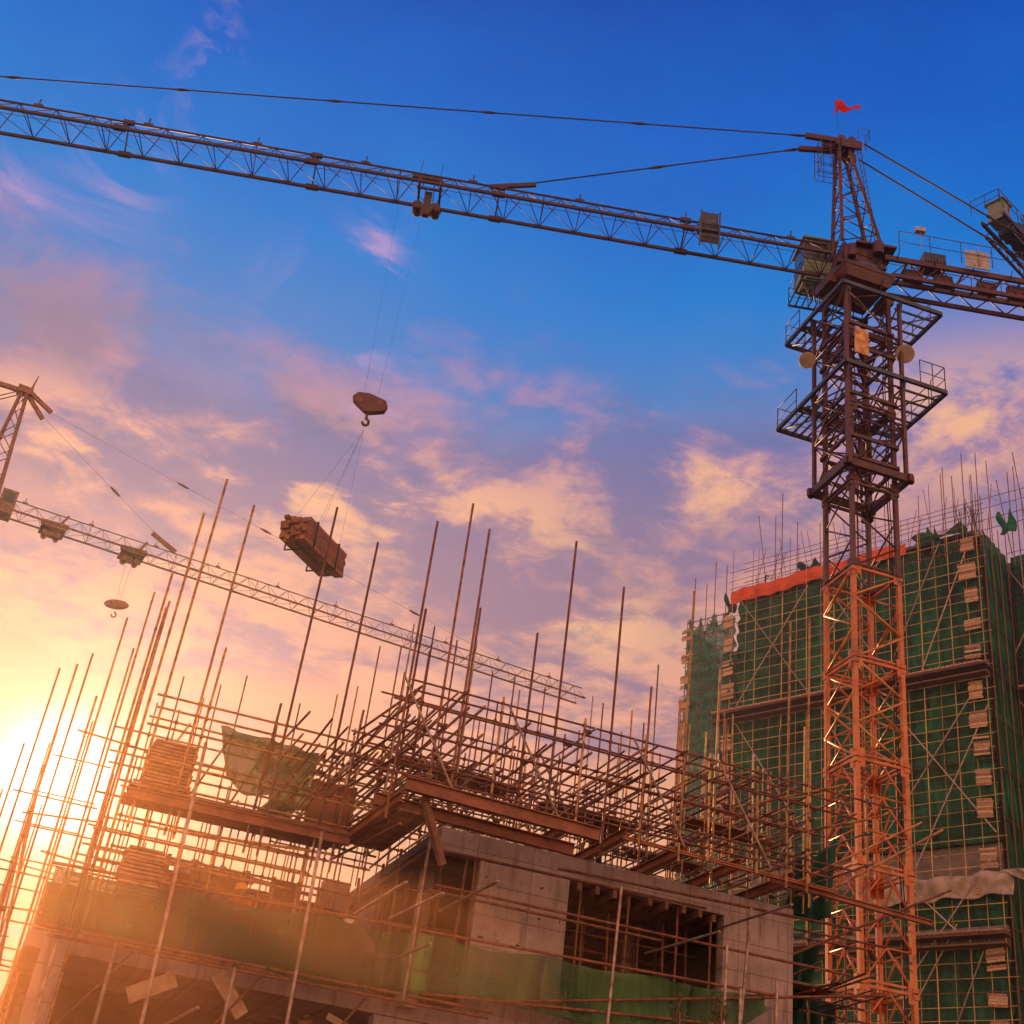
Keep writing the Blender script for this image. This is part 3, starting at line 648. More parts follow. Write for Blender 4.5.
BC = JF.p(-18.75, HV, 21.8)
ld = thing("timber_bundle", "strapped bundle of reddish brown timbers hanging in mid air left of the hook block", "timber bundle", BC)
ax = A(22); sdv = A(112); uv = Vector((0, 0, 1)); tilt = (ax + uv * .06).normalized()
for i in range(6):
    for j in range(6):
        if i in (0, 5) and j in (0, 5) and random.random() < .6: continue
        c = BC + sdv * (i - 2.5) * .17 + uv * (j - 2.5) * .15; L0, L1 = 1.42 + jit(.14), 1.42 + jit(.12)
        MB().beam(c - tilt * L0, c + tilt * L1, .158, .138, sdv).build("timber", IBEAM if (i + j) % 3 else RUST, ld, .01)
mb = MB()
for k in (-.8, .8):
    c = BC + tilt * k; q = [c + sdv * a * .53 + uv * b * .48 for a, b in ((-1, -1), (1, -1), (1, 1), (-1, 1), (-1, -1))]
    mb.path(q, .03, 5); mb.tube(q[2], JF.p(HU, HV, 26.7), .004, 4); mb.tube(q[3], JF.p(HU, HV, 26.7), .004, 4)
mb.build("sling", CABLE, ld)

# ------------------------------------------------------------------ simpler cranes further off
def far_crane(label, C, azj, zj, apex_z, jib_len, cj_len, mat, trolleys, ties, hook=None, mast_half=.8, cabside=1, with_jib=True):
    F = Frame(azj, C); r = thing("tower_crane", label, "tower crane", C)
    mb = MB(); lo = square(F, Vector(C), mast_half, 0); hi = square(F, Vector(C), mast_half, zj - .7)
    for i in range(4):
        j = (i + 1) % 4; mb.beam(lo[i], hi[i], .16, .16, F.u); lattice_face(mb, lo[i], hi[i], lo[j], hi[j], int(zj / 1.3), .04, 'zig')
    mb.build("mast", mat, r)
    mb = MB(); mb.tube(F.p(0, 0, zj - .7), F.p(0, 0, zj - .3), 1.1, 20); mb.box(F, -1, 1, -.9, .9, zj - .298, zj + .5); mb.build("turntable", mat, r)
    mb = MB(); bs = [F.p(a * .75, b * .6, zj + .5) for a, b in ((-1, 1), (1, 1), (1, -1), (-1, -1))]; tp = [F.p(a * .2, b * .2, apex_z) for a, b in ((-1, 1), (1, 1), (1, -1), (-1, -1))]
    for i in range(4): j = (i + 1) % 4; mb.beam(bs[i], tp[i], .17, .17); lattice_face(mb, bs[i], tp[i], bs[j], tp[j], 8, .035, 'zig')
    mb.build("tower_head", mat, r)
    mb = MB(); mb.box(F, -.5, .5, -.35, .35, apex_z, apex_z + .5); mb.beam(F.p(.3, .1, apex_z + .3), F.p(2.1, .1, apex_z - .7), .22, .28); mb.beam(F.p(.3, -.1, apex_z + .1), F.p(1.7, -.1, apex_z - 1.3), .22, .28)
    mb.beam(F.p(-.3, 0, apex_z + .2), F.p(-2.6, 0, apex_z + .1), .25, .3); mb.tube(F.p(.3, 0, apex_z), F.p(.5, 0, apex_z + 1.8), .12, 5, .03); mb.build("head_block", mat, r)
    if with_jib:
        jib_triangle(r, F, 1, jib_len, zj, 1.4, 1.05, 1.5, mat, .045, .018, True)
    for u in ties: cable(r, [F.p(1.9, 0, apex_z - .65 if u > 20 else apex_z - 1.3), F.p(u, 0, zj + 1.2)], .010, mat, "tie_rod", (.28, .46, .62, .8) if u > 20 else (.55,), .1, .9); 
    if ties: mb = MB(); mb.beam(F.p(ties[0] - 1.6, 0, zj + 2.0), F.p(ties[0] + .3, 0, zj + 1.15), .2, .28); mb.build("tie_bracket", mat, r)
    mb = MB()
    for s in (-.7, .7): mb.beam(F.p(-1, s, zj), F.p(-cj_len, s, zj), .14, .26); mb.beam(F.p(-1, s, zj - .8), F.p(-cj_len, s, zj - .8), .12, .16); lattice_face(mb, F.p(-1, s, zj), F.p(-cj_len, s, zj), F.p(-1, s, zj - .8), F.p(-cj_len, s, zj - .8), 8, .035, 'warren')
    mb.build("counter_jib", mat, r)
    for s in (-.3, .3): cable(r, [F.p(-.3, s, apex_z), F.p(-cj_len + 1, s, zj + .2)], .04, mat, "tie_rod")
    mb = MB(); c = cabside
    v0, v1 = sorted((1.0 * c, 2.3 * c)); mb.box(F, .9, 1.9, v0, v1, zj - 1.1, zj + .6); cb_ = mb.build("operator_cab", WOOD, r, .03)
    v0, v1 = sorted((2.302 * c, 2.32 * c)); mb = MB(); mb.box(F, 1.05, 1.75, v0, v1, zj - .3, zj + .4); mb.build("cab_window", GLASS, cb_)
    for u in trolleys:
        mb = MB(); mb.box(F, u - .8, u + .8, -.8, .8, zj - .3, zj - .15); mb.box(F, u - .25, u + .2, -.2, .3, zj - .7, zj - .31); mb.tube(F.p(u - .4, -.4, zj - .6), F.p(u - .4, .4, zj - .6), .22, 12); mb.tube(F.p(u + .4, -.4, zj - .6), F.p(u + .4, .4, zj - .6), .2, 12); mb.beam(F.p(u + .3, .6, zj), F.p(u + .7, .6, zj + .9), .14, .16); mb.beam(F.p(u - .9, .5, zj), F.p(u + .9, .5, zj + .1), .25, .3)
        mb.build("trolley", mat, r)
    return r, F
FC = (-34.6, 76.0, 0)
r2, F2 = far_crane("distant crane at the left edge with a long thin jib behind the poles", FC, 65.7, 41.6, 50.6, 46, 12, RUST, (4.7, 10.1), (12.6, 38.4), cabside=1)
mb = MB()
for s in (-.2, .2): mb.tube(F2.p(10.1 + s, 0, 40.8), F2.p(10.1 + s * .6, 0, 38.2), .012, 4)
mb.build("hoist_rope", CABLE, r2)
h2 = thing("hook_block", "small rounded hook block hanging under the distant jib near the bright sun", "hook block", F2.p(10.1, 0, 36.9))
mb = MB(); mb.ball(F2.p(10.1, 0, 37.7), .85, 16, 1, .3, .42); mb.build("side_plate", RUST, h2)
mb = MB(); mb.path([F2.p(10.1 + .16 * math.cos(t_), 0, 36.95 + .2 * math.sin(t_)) for t_ in [R(100 - 28 * i) for i in range(11)]], .05, 6); mb.build("hook", RUST, h2)
# crane whose counter-jib end shows in the upper right corner
F3 = Frame(50, (27.0, 58.0, 0)); r3 = thing("tower_crane", "dark crane end with a box and antennas poking in at the upper right corner", "tower crane", F3.p(13, 0, 0))
mb = MB()
for s in (-.7, .7):
    mb.beam(F3.p(-.3, s, 61.2), F3.p(24, s, 61.2), .16, .26); mb.beam(F3.p(0, s, 60.3), F3.p(24, s, 60.3), .13, .18); lattice_face(mb, F3.p(0, s, 61.2), F3.p(24, s, 61.2), F3.p(0, s, 60.3), F3.p(24, s, 60.3), 16, .04, 'warren')
for i in range(14): mb.beam(F3.p(i * 1.7, -.7, 61.2), F3.p(i * 1.7, .7, 61.2), .1, .1)
mb.build("counter_jib", JIBP, r3)
mb = MB(); mb.box(F3, .2, 1.1, -.5, .5, 61.4, 62.9); mb.box(F3, .05, 1.25, -.65, .65, 62.902, 62.98)
for k in range(5): mb.box(F3, .19, .2, -.45, .45, 61.5 + k * .26, 61.66 + k * .26)
mb.build("winch_house", CABM, r3, .02)
mb = MB(); mb.tube(F3.p(2.4, -.6, 61.9), F3.p(2.4, .6, 61.9), .5, 18); mb.box(F3, 3.0, 4.4, -.5, .6, 61.35, 62.3); mb.box(F3, 1.5, 4.4, -.4, .5, 61.3, 61.4); mb.box(F3, 1.5, 2.0, -.6, .6, 61.35, 61.9); mb.build("winch", DARKM, r3, .02)
mb = MB(); railing(mb, [F3.p(-1.2, -.9, 61.3), F3.p(-1.2, .95, 61.3), F3.p(9, .95, 61.3)], 1.1, .03, True, 1.2)
for k in range(8): q = F3.p(1.6 + jit(1.5), .2 + jit(.6), 62.2); mb.tube(q, q + Vector((jit(.5), jit(.5), .6 + random.random() * .9)), .03, 5)
mb.build("railing", DARKM, r3)
mb = MB(); lo = square(F3, F3.p(15, 0, 0), .9, 0); hi = square(F3, F3.p(15, 0, 0), .9, 60.2)
for i in range(4): j = (i + 1) % 4; mb.beam(lo[i], hi[i], .17, .17, F3.u); lattice_face(mb, lo[i], hi[i], lo[j], hi[j], 40, .05, 'zig')
mb.build("mast", MASTR, r3)

# ------------------------------------------------------------------ near building under construction (frame B)
U0, U1, V0, VB = 0.75, 16.0, -25.0, -36.5
bd = thing("concrete_building", "raw concrete building shell with dark openings behind the low green guard net", "building", B.p(8, -30, 0))
def part(name, mat, parent, boxes, F=B, bevel=0.0):
    mb = MB()
    for b in boxes: mb.box(F, *b)
    return mb.build(name, mat, parent, bevel)
part("spandrel_beam", CONC, bd, [(7.7, 14.27, V0 - .3, V0 + .004, 9.02, 9.5), (14.27, 16.0, V0 - .3, V0 + .002, 9.3, 9.5)], bevel=.015)
part("wall_panel", CONC, bd, [(8.62, 10.62, V0 - .3, V0, 0, 9.018)], bevel=.012)
part("wall_panel", CONC, bd, [(14.272, 16.0, V0 - .3, V0 - .002, 0, 9.298)], bevel=.012)
part("wall_panel", CONC, bd, [(10.622, 14.27, V0 - .3, V0 - .004, 2.2, 5.6)])
part("side_wall", CONC, bd, [(15.7, 15.998, VB, V0 - .302, 0, 9.298)])
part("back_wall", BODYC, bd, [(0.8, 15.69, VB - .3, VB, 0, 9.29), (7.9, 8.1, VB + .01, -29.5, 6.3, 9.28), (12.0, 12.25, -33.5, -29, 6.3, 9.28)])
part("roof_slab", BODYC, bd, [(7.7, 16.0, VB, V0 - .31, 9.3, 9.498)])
part("floor_slab", CONC, bd, [(0.5, 8.618, V0 - 12, V0 + .05, 5.72, 6.02), (10.622, 14.27, V0 - 11, V0 - .01, 5.602, 6.3), (8.62, 10.62, V0 - 11, V0 - .31, 5.8, 6.2)], bevel=.01)
for (a, b, c, d, z0, z1) in [(.78, 1.22, -25.25, -24.93, 0, 5.718), (.8, 1.2, -31, -30.6, 0, 5.7), (4.7, 5.1, -29.2, -28.8, 0, 5.7), (8.1, 8.35, -27.4, -27.1, 6.3, 9.28), (11.2, 11.5, -28, -27.7, 6.31, 9.28), (13.2, 13.5, -28, -27.7, 6.31, 9.28), (6.6, 7.2, -30.2, -29.8, 6.03, 9.2), (3.3, 3.75, -30.2, -29.8, 6.03, 8.9)]:
    part("column", CONC, bd, [(a, b, c, d, z0, z1)], bevel=.015)
# formwork joists under the roof slab seen through the openings
mb = MB()
for i in range(20): u = 8.0 + i * .4; mb.box(B, u, u + .09, -29, -25.0 + jit(.14), 8.84, 9.0) if 10.6 < u < 14.1 else None
mb.build("ceiling_joist", WOOD, bd)
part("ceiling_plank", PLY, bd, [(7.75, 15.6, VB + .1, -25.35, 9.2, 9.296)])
part("lower_wall", RUBBLE, bd, [(1.25, 8.6, -28.6, -28.4, 0, 5.7)])
part("beam_end", CONC, bd, [(6.9, 8.6, V0 - .28, V0 + .08, 5.2, 5.70), (7.3, 7.62, V0 - .1, V0 + .3, 5.9, 6.2)], bevel=.01)
for i in range(14):
    u = 8.75 + (i % 5) * .43 + jit(.02); 
mb = MB()
for zz in (6.9, 7.5, 8.1, 8.7):
    for k in range(5): u = 8.82 + k * .4; (mb.tube(B.p(u + jit(.06), V0 + .001, zz + jit(.04)), B.p(u + jit(.06), V0 + .006, zz), .012 + random.random() * .012, 8) if random.random() < .75 else None)
mb.build("tie_hole", DARKM, bd)
# timber backing wall of the left bay
bw = thing("formwork_wall", "brown plywood formwork wall behind the yellow helmet, under the left platform", "formwork", B.p(4, -27.6, 6.02))
for i in range(8):
    u = 2.3 + i * .55; h = 8.15 + jit(.25)
    MB().box(B, u, u + .54, -27.7, -27.66 + jit(.01), 6.03, h).build("panel", PLY, bw, .005)
mb = MB()
for z in (6.5, 7.3, 7.9): mb.box(B, 2.2, 6.8, -27.62, -27.54, z, z + .09)
mb.build("waler", WOOD, bw)
for i in range(9):
    u = 2.2 + i * .55
    mb = MB(); mb.box(B, u, u + .09, -27.53, -27.45, 6.03, 8.4); mb.build("stud", WOOD, bw)
# interior gear in openings: steel props
pr = thing("shoring_props", "rusty steel props and cross bars standing inside the dark wall openings", "shoring", B.p(12, -27, 6.3))
P_ = Poles(pr)
for u in (10.9, 11.55, 12.1, 12.9, 13.45, 14.0, 8.3, 7.3, 7.9): 
    for v in (-26.2, -27.6, -29.2): P_.add("prop", B.p(u + jit(.1), v, 6.3 if u > 8.5 else 6.03), B.p(u + jit(.1), v, 9.2), .032, RUST)
for z in (6.9, 7.6, 8.3):
    for v in (-26.2, -27.6): P_.add("cross_bar", B.p(10.7, v, z), B.p(14.3, v, z + .02), .026, RUST)
    P_.add("cross_bar", B.p(6.8, -25.9, z), B.p(8.55, -25.9, z + .1), .026, RUST)
P_.finish()

def scaffold(name, label, loc, group=None): 
    r = thing(name, label, "scaffold", loc, group); return r, Poles(r)
def tall(P, u, v, z0, z1, r=.026, mat=RUST, lean=0.0, name="upright_pole"):
    P.add(name, B.p(u, v, z0), B.p(u + lean, v + jit(.05), z1), r, mat)

# ---- right cantilever scaffold
sr, P_ = scaffold("cantilever_scaffold", "dense rusty tube scaffold jutting out on steel beams above the concrete wall", B.p(11, -24, 9.5))
VF = -23.1
fronts = [(6.0, 15.2), (6.3, 13.6), (6.72, 15.9), (7.16, 15.4), (7.5, 14.0), (8.86, 13.8), (9.17, 15.75), (10.4, 15.0), (10.8, 13.75), (11.66, 13.3), (12.1, 15.4), (13.35, 14.2), (14.6, 15.4), (15.1, 15.6), (15.75, 12.6)]
for u, z in fronts: tall(P_, u, VF + (0 if z > 14.5 else -.9), 9.3 if u > 6.6 else 8.8, z, .027, RUST if u < 12 else TUBE, .03)
for u in (8.0, 9.8, 11.2, 12.75, 13.9, 16.6): tall(P_, u, VF, 9.45, 11.75, .027, TUBE)
rows = [-23.1, -24.0, -25.2, -26.5, -28.0, -29.6, -31.2, -33.0]
for ri, v in enumerate(rows):
    zs = (9.72, 9.98, 10.55, 11.15, 11.42, 11.62) if ri == 0 else (10.2, 10.9, 11.55) if ri < 5 else (10.6, 11.5)
    for z in zs:
        a = 5.9 + jit(.25); b = 15.9 + jit(.5)
        if ri == 0 and z > 11.6: a, b = 6.05, 17.4
        P_.add("ledger_pole", B.p(a, v, z + jit(.02)), B.p(b, v, z + jit(.04)), .023, RUST)
    u = 6.2
    while u < 16.8:
        if ri: tall(P_, u + jit(.12), v, 9.52, random.choice((11.7, 12.0, 12.4, 11.6, 13.2)) if random.random() < .75 else 13.8 + jit(.8), .018, random.choice((RUST, RUST, TUBE, GALV)))
        u += random.choice((.45, .6, .8))
# thin tall uprights far back in front of the high-rise
for u in (12.6, 13.1, 13.7, 14.2, 14.7, 15.3, 15.8, 16.3, 16.9, 17.5, 18.0):
    tall(P_, u + jit(.2), random.choice((-27.5, -29.5, -32)), 9.5, 13.2 + random.random() * 2.6, .024, TUBE)
# transverse bars seen from below
u = 6.3
while u < 17:
    for z, pr_ in ((11.52, .9 if u > 10.3 else .25), (10.86, .55 if u > 8 else .3), (10.17, .5), (9.95, .4)):
        if random.random() < pr_:
            v1 = VF + random.choice((.12, .3, -.6, -1.5)); v0 = v1 - 2.5 - random.random() * 5
            P_.add("transverse_bar", B.p(u + jit(.1), v0, z + jit(.05)), B.p(u + jit(.14), v1, z + jit(.05)), .021, random.choice((RUST, RUST, TUBE, GALV)))
    u += .3
for u, v in ((7.2, VF), (9.4, VF), (12.2, VF), (14.2, VF), (11, -25.2), (15, -25.2), (8.6, -26.5)):
    P_.add("brace_pole", B.p(u, v + .06, 9.6), B.p(u + random.choice((-1.3, 1.3)), v + .06, 11.6), .024, GALV)
for a, b, z in ((.0, 3.4, 11.5), (1.0, 4.9, 10.9)): P_.add("brace_pole", B.p(14.2 + a, -26 + a, z), B.p(15.6 + a * .6, -22.4, z + .05), .03, TUBE)
P_.finish(True)
def ibeam(root, p, q, h=.22, w=.14, mat=IBEAM, name="i_beam"):
    p = Vector(p); q = Vector(q); d = (q - p).normalized(); sd = d.cross(Vector((0, 0, 1))).normalized(); un = sd.cross(d)
    mb = MB(); mb.beam(p + un * (h / 2 - .012), q + un * (h / 2 - .012), w, .024); mb.beam(p - un * (h / 2 - .012), q - un * (h / 2 - .012), w, .024); mb.beam(p, q, .02, h - .05)
    return mb.build(name, mat, root)
for u in (9.85, 10.95, 12.33, 13.65, 14.96): ibeam(sr, B.p(u, -27.2, 9.62), B.p(u + .02, -23.3 + jit(.12), 9.66), .2, .13)
ibeam(sr, B.p(6.25, -23.0, 9.5), B.p(10.3, -23.0, 9.42), .26, .14); ibeam(sr, B.p(5.9, -23.75, 9.32), B.p(10.1, -23.75, 9.24), .24, .14)
ibeam(sr, B.p(10.9, -23.2, 9.55), B.p(15.9, -23.2, 9.5), .07, .07); ibeam(sr, B.p(14.4, -23.4, 9.5), B.p(18.6, -23.6, 9.46), .12, .1)
MB().beam(B.p(6.75, -23.35, 9.35), B.p(7.6, -24.7, 8.9), .1, .14).build("timber_strut", WOOD, sr)
MB().beam(B.p(6.7, -23.2, 9.4), B.p(7.35, -23.5, 8.3), .1, .14).build("timber_strut", WOOD, sr)
mb = MB()
for i in range(34):
    u = 6.4 + i * .28; 
    if random.random() < .75: mb.beam(B.p(u, -29 - random.random() * 2, 11.66), B.p(u + jit(.05), -23.2 - random.random() * 2.5, 11.66), .035, .05)
mb.build("joist_layer", WOOD, sr)["kind"] = "stuff"
# plank decks lying in the scaffold
for k, (a, b, v, w_, z) in enumerate([(7.6, 9.7, -26.9, 1.0, 10.98), (7.2, 9.5, -28.2, .8, 11.62), (10.6, 12.8, -27.5, 1.0, 11.0), (8.8, 10.4, -25.8, .7, 10.28), (12.4, 14.4, -26.8, .9, 10.3), (13.5, 15.6, -25.8, .8, 10.98), (11.0, 13.0, -29.3, 1.2, 11.62)]):
    pd = thing("plank_deck", ["short dark plank deck midway up the scaffold above the first wall panel", "upper plank deck just under the long top rails, behind the steel beams", "plank deck above the wide dark wall opening, mid height of the scaffold", "low narrow plank deck close above the steel I-beams", "low plank deck above the right end of the wall opening", "plank deck near the crane side of the scaffold", "topmost plank deck right of the middle of the scaffold"][k], "plank deck", B.p((a + b) / 2, v, z), "plank decks in the scaffold")
    n = int(w_ / .24)
    for i in range(n): MB().box(B, a + jit(.2), b + jit(.2), v + i * .24, v + i * .24 + .22, z + .03 + jit(.006), z + .075).build("plank", WOOD, pd)

# ---- left scaffold section
sl_, P_ = scaffold("scaffold_tower", "sunlit scaffold bay with a hanging net rag, left of the steel beams", B.p(3.5, -26, 9))
for u, v, z in ((1.5, -25, 14.85), (1.78, -25, 15.8), (2.47, -25, 15.37), (4.25, -25, 15.95), (5.3, -25, 15.4), (5.68, -25, 11.5), (3.98, -25, 11.2), (1.22, -25.1, 13.4), (1.3, -25.3, 12.7), (2.65, -25.1, 12.1)):
    tall(P_, u - .12, v, 8.1 if u > 1.6 else 5.9, z, .027, TUBE if u < 3 else RUST, .1)
for z in (9.0, 9.45, 9.57, 10.13, 10.5, 10.75): P_.add("ledger_pole", B.p(1.55 + jit(.05), -25.03, z), B.p(6.3 + jit(.3), -25.03, z + .03), .026, TUBE)
P_.add("ledger_pole", B.p(2.2, -25.0, 8.2), B.p(5.6, -25.0, 8.45), .026, TUBE); P_.add("ledger_pole", B.p(2.0, -25.0, 7.6), B.p(4.9, -25.0, 7.62), .026, TUBE)
for v in (-26.2, -27.5, -29.0, -31, -33):
    for z in (8.0, 8.6, 9.3, 10.0, 10.7) if v > -30 else (7.8, 8.2, 8.8, 9.5):
        P_.add("ledger_pole", B.p(1.3 + jit(.3), v, z + jit(.05)), B.p(6.6 + jit(.5), v, z + jit(.08)), .024, random.choice((TUBE, RUST)))
    u = 1.6
    while u < 6.6: tall(P_, u + jit(.15), v, 6.1, random.choice((10.8, 11.2, 9.8, 12.3)) + jit(.3), .018, random.choice((TUBE, RUST)), .02); u += .6
u = 4.3
while u < 7.6:
    for z in (9.5, 9.95, 10.35, 10.75):
        if random.random() < (.62 if z < 10.5 else .35): P_.add("transverse_bar", B.p(u + jit(.1), -28.6 + jit(.6), z + jit(.1)), B.p(u + jit(.1), -24.2 + jit(.4), z + jit(.1)), .024, random.choice((TUBE, RUST)))
    u += .27
for z in (8.7, 9.3, 10.2, 10.75, 11.2, 11.45):
    P_.add("ledger_pole", B.p(5.85, -26.4, z), B.p(6.25, -22.9, z), .027, RUST)
for u in (1.7, 2.6, 3.4): P_.add("brace_pole", B.p(u, -26.1, 8.9), B.p(u + .7, -26.1, 10.7), .022, TUBE)
P_.finish(True)
mb = MB()
for i in range(6): mb.box(B, 1.55 + jit(.1), 5.8 + jit(.1), -25.1 - i * .25, -24.88 - i * .25, 8.86 + jit(.008), 8.91)
mb.build("platform_board", WOOD, sl_)
ibeam(sl_, B.p(1.5, -24.95, 8.72), B.p(5.85, -24.95, 8.76), .2, .12); ibeam(sl_, B.p(5.8, -25.3, 8.86), B.p(6.2, -22.9, 9.2), .2, .12)
for i in range(4): MB().beam(B.p(5.95 + i * .22, -25.6, 8.9), B.p(6.2 + i * .22, -23.4, 9.12), .2, .04).build("soffit_plank", WOOD, sl_)
# back-lit field of short horizontal boards behind
ps = thing("board_rack", "rows of thin boards and bars racked behind the left platform, sky showing between them", "rack", B.p(4, -31, 6))
mb = MB()
for i in range(46):
    z = 7.6 + random.random() * 1.7; a = 2.6 + random.random() * 3; mb.beam(B.p(a, -30.5 - random.random() * 2, z), B.p(a + .7 + random.random() * 1.8, -31 - random.random(), z + jit(.04)), .1, .045)
mb.build("board", WOOD, ps)
for i in range(9): MB().tube(B.p(2.6 + i * .6, -31.2, 6.02), B.p(2.6 + i * .6 + jit(.1), -31.2, 9.3), .03, 6).build("post", RUST, ps)

# ---- side scaffold running back along the left side
ss_, P_ = scaffold("side_scaffold", "long leaning pole scaffold receding along the left side, dissolving in the sun glare", B.p(.7, -32, 0))
v = -24.9; k = 0
for v_, us in ((-25.0, (.42, 1.25)), (-27.2, (-.1, .6, 1.0)), (-29.8, (-.45, .15, 1.0)), (-33, (-.75, -.1, .65)), (-37, (-1.0, -.2, .8)), (-41.5, (-1.2, .1))):
    for u in us:
        z1 = 10.4 + (u + 1) * 1.3 + random.random() * 1.6 if v_ < -26 else (10.4 if u < 1 else 12.7)
        P_.add("upright_pole", B.p(u - .04, v_, 0), B.p(u + .04, v_, z1), .024, TUBE)
    for z in (4.2, 7.3, 9.6) if k % 2 == 0 else (5.6, 8.6):
        P_.add("transverse_bar", B.p(us[0] - .12, v_, z + jit(.15)), B.p(us[-1] + .25, v_, z + jit(.05)), .02, TUBE)
    k += 1
for z in (4.2, 6.2, 8.2, 9.9):
    for j in range(3): P_.add("transverse_bar", B.p(.0 - j * .2, -26 - j * 3.1 - z * .3, z + .4), B.p(1.25, -26 - j * 3.1 - z * .3, z + .4), .018, TUBE)
for i in range(8):
    P_.add("brace_pole", B.p(.25, -25 - i * 2.0, 4.2 + (i % 3) * .8), B.p(-.1, -28.2 - i * 2.0, 9.8), .022, TUBE)
P_.add("upright_pole", B.p(-.45, -24.6, 0), B.p(-.3, -24.6, 5.0), .024, TUBE)
P_.add("upright_pole", B.p(-1.9, -31, 4), B.p(-1.75, -31, 11.2), .024, TUBE)
P_.finish(True)

# ---- front guard scaffold carrying the net
gs, P_ = scaffold("guard_scaffold", "single row of pale poles and double rails standing in front of the concrete wall", B.p(8, -24.2, 0))
for u0_, z0, u1_, z1 in ((2.78, 0, 2.6, 9.75), (5.2, 0, 5.12, 8.6), (7.2, 5.9, 7.25, 8.95), (11.15, 0, 11.42, 8.88), (13.75, 0, 14.45, 9.07), (13.8, 0, 13.9, 8.2), (15.0, 0, 15.1, 7.7), (14.2, 0, 14.25, 7.4), (4.0, 0, 4.05, 5.9), (1.9, 0, 1.95, 5.9), (.95, 0, .98, 5.8), (9.3, 0, 9.3, 5.8)):
    P_.add("upright_pole", B.p(u0_, -24.2, z0), B.p(u1_, -24.2, z1), .034, GALV)
for a, z0, b, z1 in ((.55, 7.02, 15.2, 7.42), (.6, 5.98, 9.0, 6.02), (7.6, 6.1, 15.2, 6.75), (7.5, 8.1, 16.9, 8.15), (7.4, 7.98, 12.4, 8.0), (7.4, 8.78, 13.4, 8.85), (.8, 5.85, 8.9, 5.9), (10.0, 8.95, 17.2, 9.15), (9.0, 6.2, 17.8, 7.9)):
    P_.add("rail_pole", B.p(a, -24.23 + jit(.03), z0), B.p(b, -24.23, z1), .03, RUST)
for u, z in ((6.3, 7.5), (7.0, 7.55), (8.0, 7.9), (12.6, 7.95), (14.2, 8.75), (6.9, 6.6), (3.2, 4.9)):
    P_.add("brace_pole", B.p(u, -25.3, z), B.p(u + .1, -22.4, z + jit(.06)), .028, GALV)
for u in (8.3, 8.6, 10.9, 12.0, 13.2, 14.0): P_.add("prop_pole", B.p(u, -25.1, 6.25), B.p(u + jit(.06), -25.1, 9.0), .028, RUST)
for a, b in ((1.2, 2.3), (3.2, 4.6), (5.4, 6.6)): P_.add("brace_pole", B.p(a, -24.6, 4.0 + jit(.3)), B.p(b, -24.6, 5.9), .026, RUST)
P_.finish(True)
# the green guard net
def net(name, label, mat, fn, nu, nv, F=B, group=None, cat="safety net", loc=None):
    o = MB().grid(fn, nu, nv).build(name, mat); sdm = o.modifiers.new("thick", 'SOLIDIFY'); sdm.thickness = .008
    return tag(o, label, cat, group)
def gfn(a, b):
    u = .62 + a * 14.3; z1 = 7.0 + .40 * a - .10 * abs(math.sin(a * 19)); z0 = 6.03 + (.62 * max(0, a - .45) + .10 * math.sin(a * 14) * (a > .2))
    z0 = z0 if a < .93 else z0 + (a - .93) * 9
    return B.p(u, -24.27 + .06 * math.sin(u * 3.1 + b * 3) + .035 * math.sin(u * 11 + b * 2) + .02 * math.sin(u * 29 - b * 5) - .12 * math.sin(b * 3.1), z0 + (min(z1, 8) - z0) * b)
net("guard_net", "long olive green guard net strung across the facade at railing height", NETO, gfn, 150, 10)
def ragfn(a, b):
    u = 3.35 + a * 1.75; top = 10.78 - .1 * a; bot = 9.75 - .25 * math.sin(a * 5) - (.55 * (a > .55)); 
    return B.p(u - .35 * b * (a < .25), -26.0 + .08 * math.sin(a * 20) + .05 * math.sin(b * 9), bot + (top - bot) * b)
net("net_rag", "torn olive net rag hanging below the top rails of the left scaffold bay", RAGM, ragfn, 30, 10, group=None)
def rag2(a, b): return B.p(3.7 + a * 1.2, -26.4 + .08 * math.sin(a * 17 + b * 4), 8.95 + b * (.2 + .75 * a) + .05 * math.sin(a * 13))
net("net_rag", "lower torn net rag resting just above the left platform boards", RAGM, rag2, 20, 8)
def rag3(a, b):
    return B.p(16.1 + a * 1.3 + .25 * b, -25.6 + .14 * math.sin(a * 16 + b * 2), 9.55 + b * (1.1 + .95 * a) + .1 * math.sin(a * 9))
net("net_drape", "crumpled bright green net draped between scaffold end and crane mast, above wall top", NETG, rag3, 26, 14)
def rag4(a, b):
    return B.p(16.5 + a * 1.1 * (.4 + .6 * b), -26.2 + .15 * math.sin(a * 14 + b * 3), 7.7 + b * (1.1 + .5 * a))
net("net_drape", "crumpled green net hanging beside the right end of the concrete wall", NETG, rag4, 24, 14)
def rag5(a, b): return B.p(16.15 + a * 2.2, -27.0 + .12 * math.sin(a * 26) + .06 * math.sin(b * 7), 3.0 + b * (5.15 + .05 * math.sin(a * 9)))
net("low_net_screen", "dark green net screen low at the foot of the crane, right of the concrete wall", NETG, rag5, 50, 12)
lp, P_ = scaffold("low_scaffold", "dark bunch of horizontal poles and planks at the right wall end, crossing the crane foot", B.p(18, -26.4, 0))
for z in (7.75, 7.95, 8.1, 8.4, 9.25, 9.5): P_.add("rail_pole", B.p(15.3 + jit(.5), -26.3 + jit(.5), z), B.p(18.9 + jit(.8), -26.3 + jit(.6), z + jit(.2)), .026, RUST)
for u in (16.4, 17.3, 18.3): P_.add("upright_pole", B.p(u, -26.4, 0), B.p(u, -26.4, 9.6 + jit(.4)), .028, RUST)
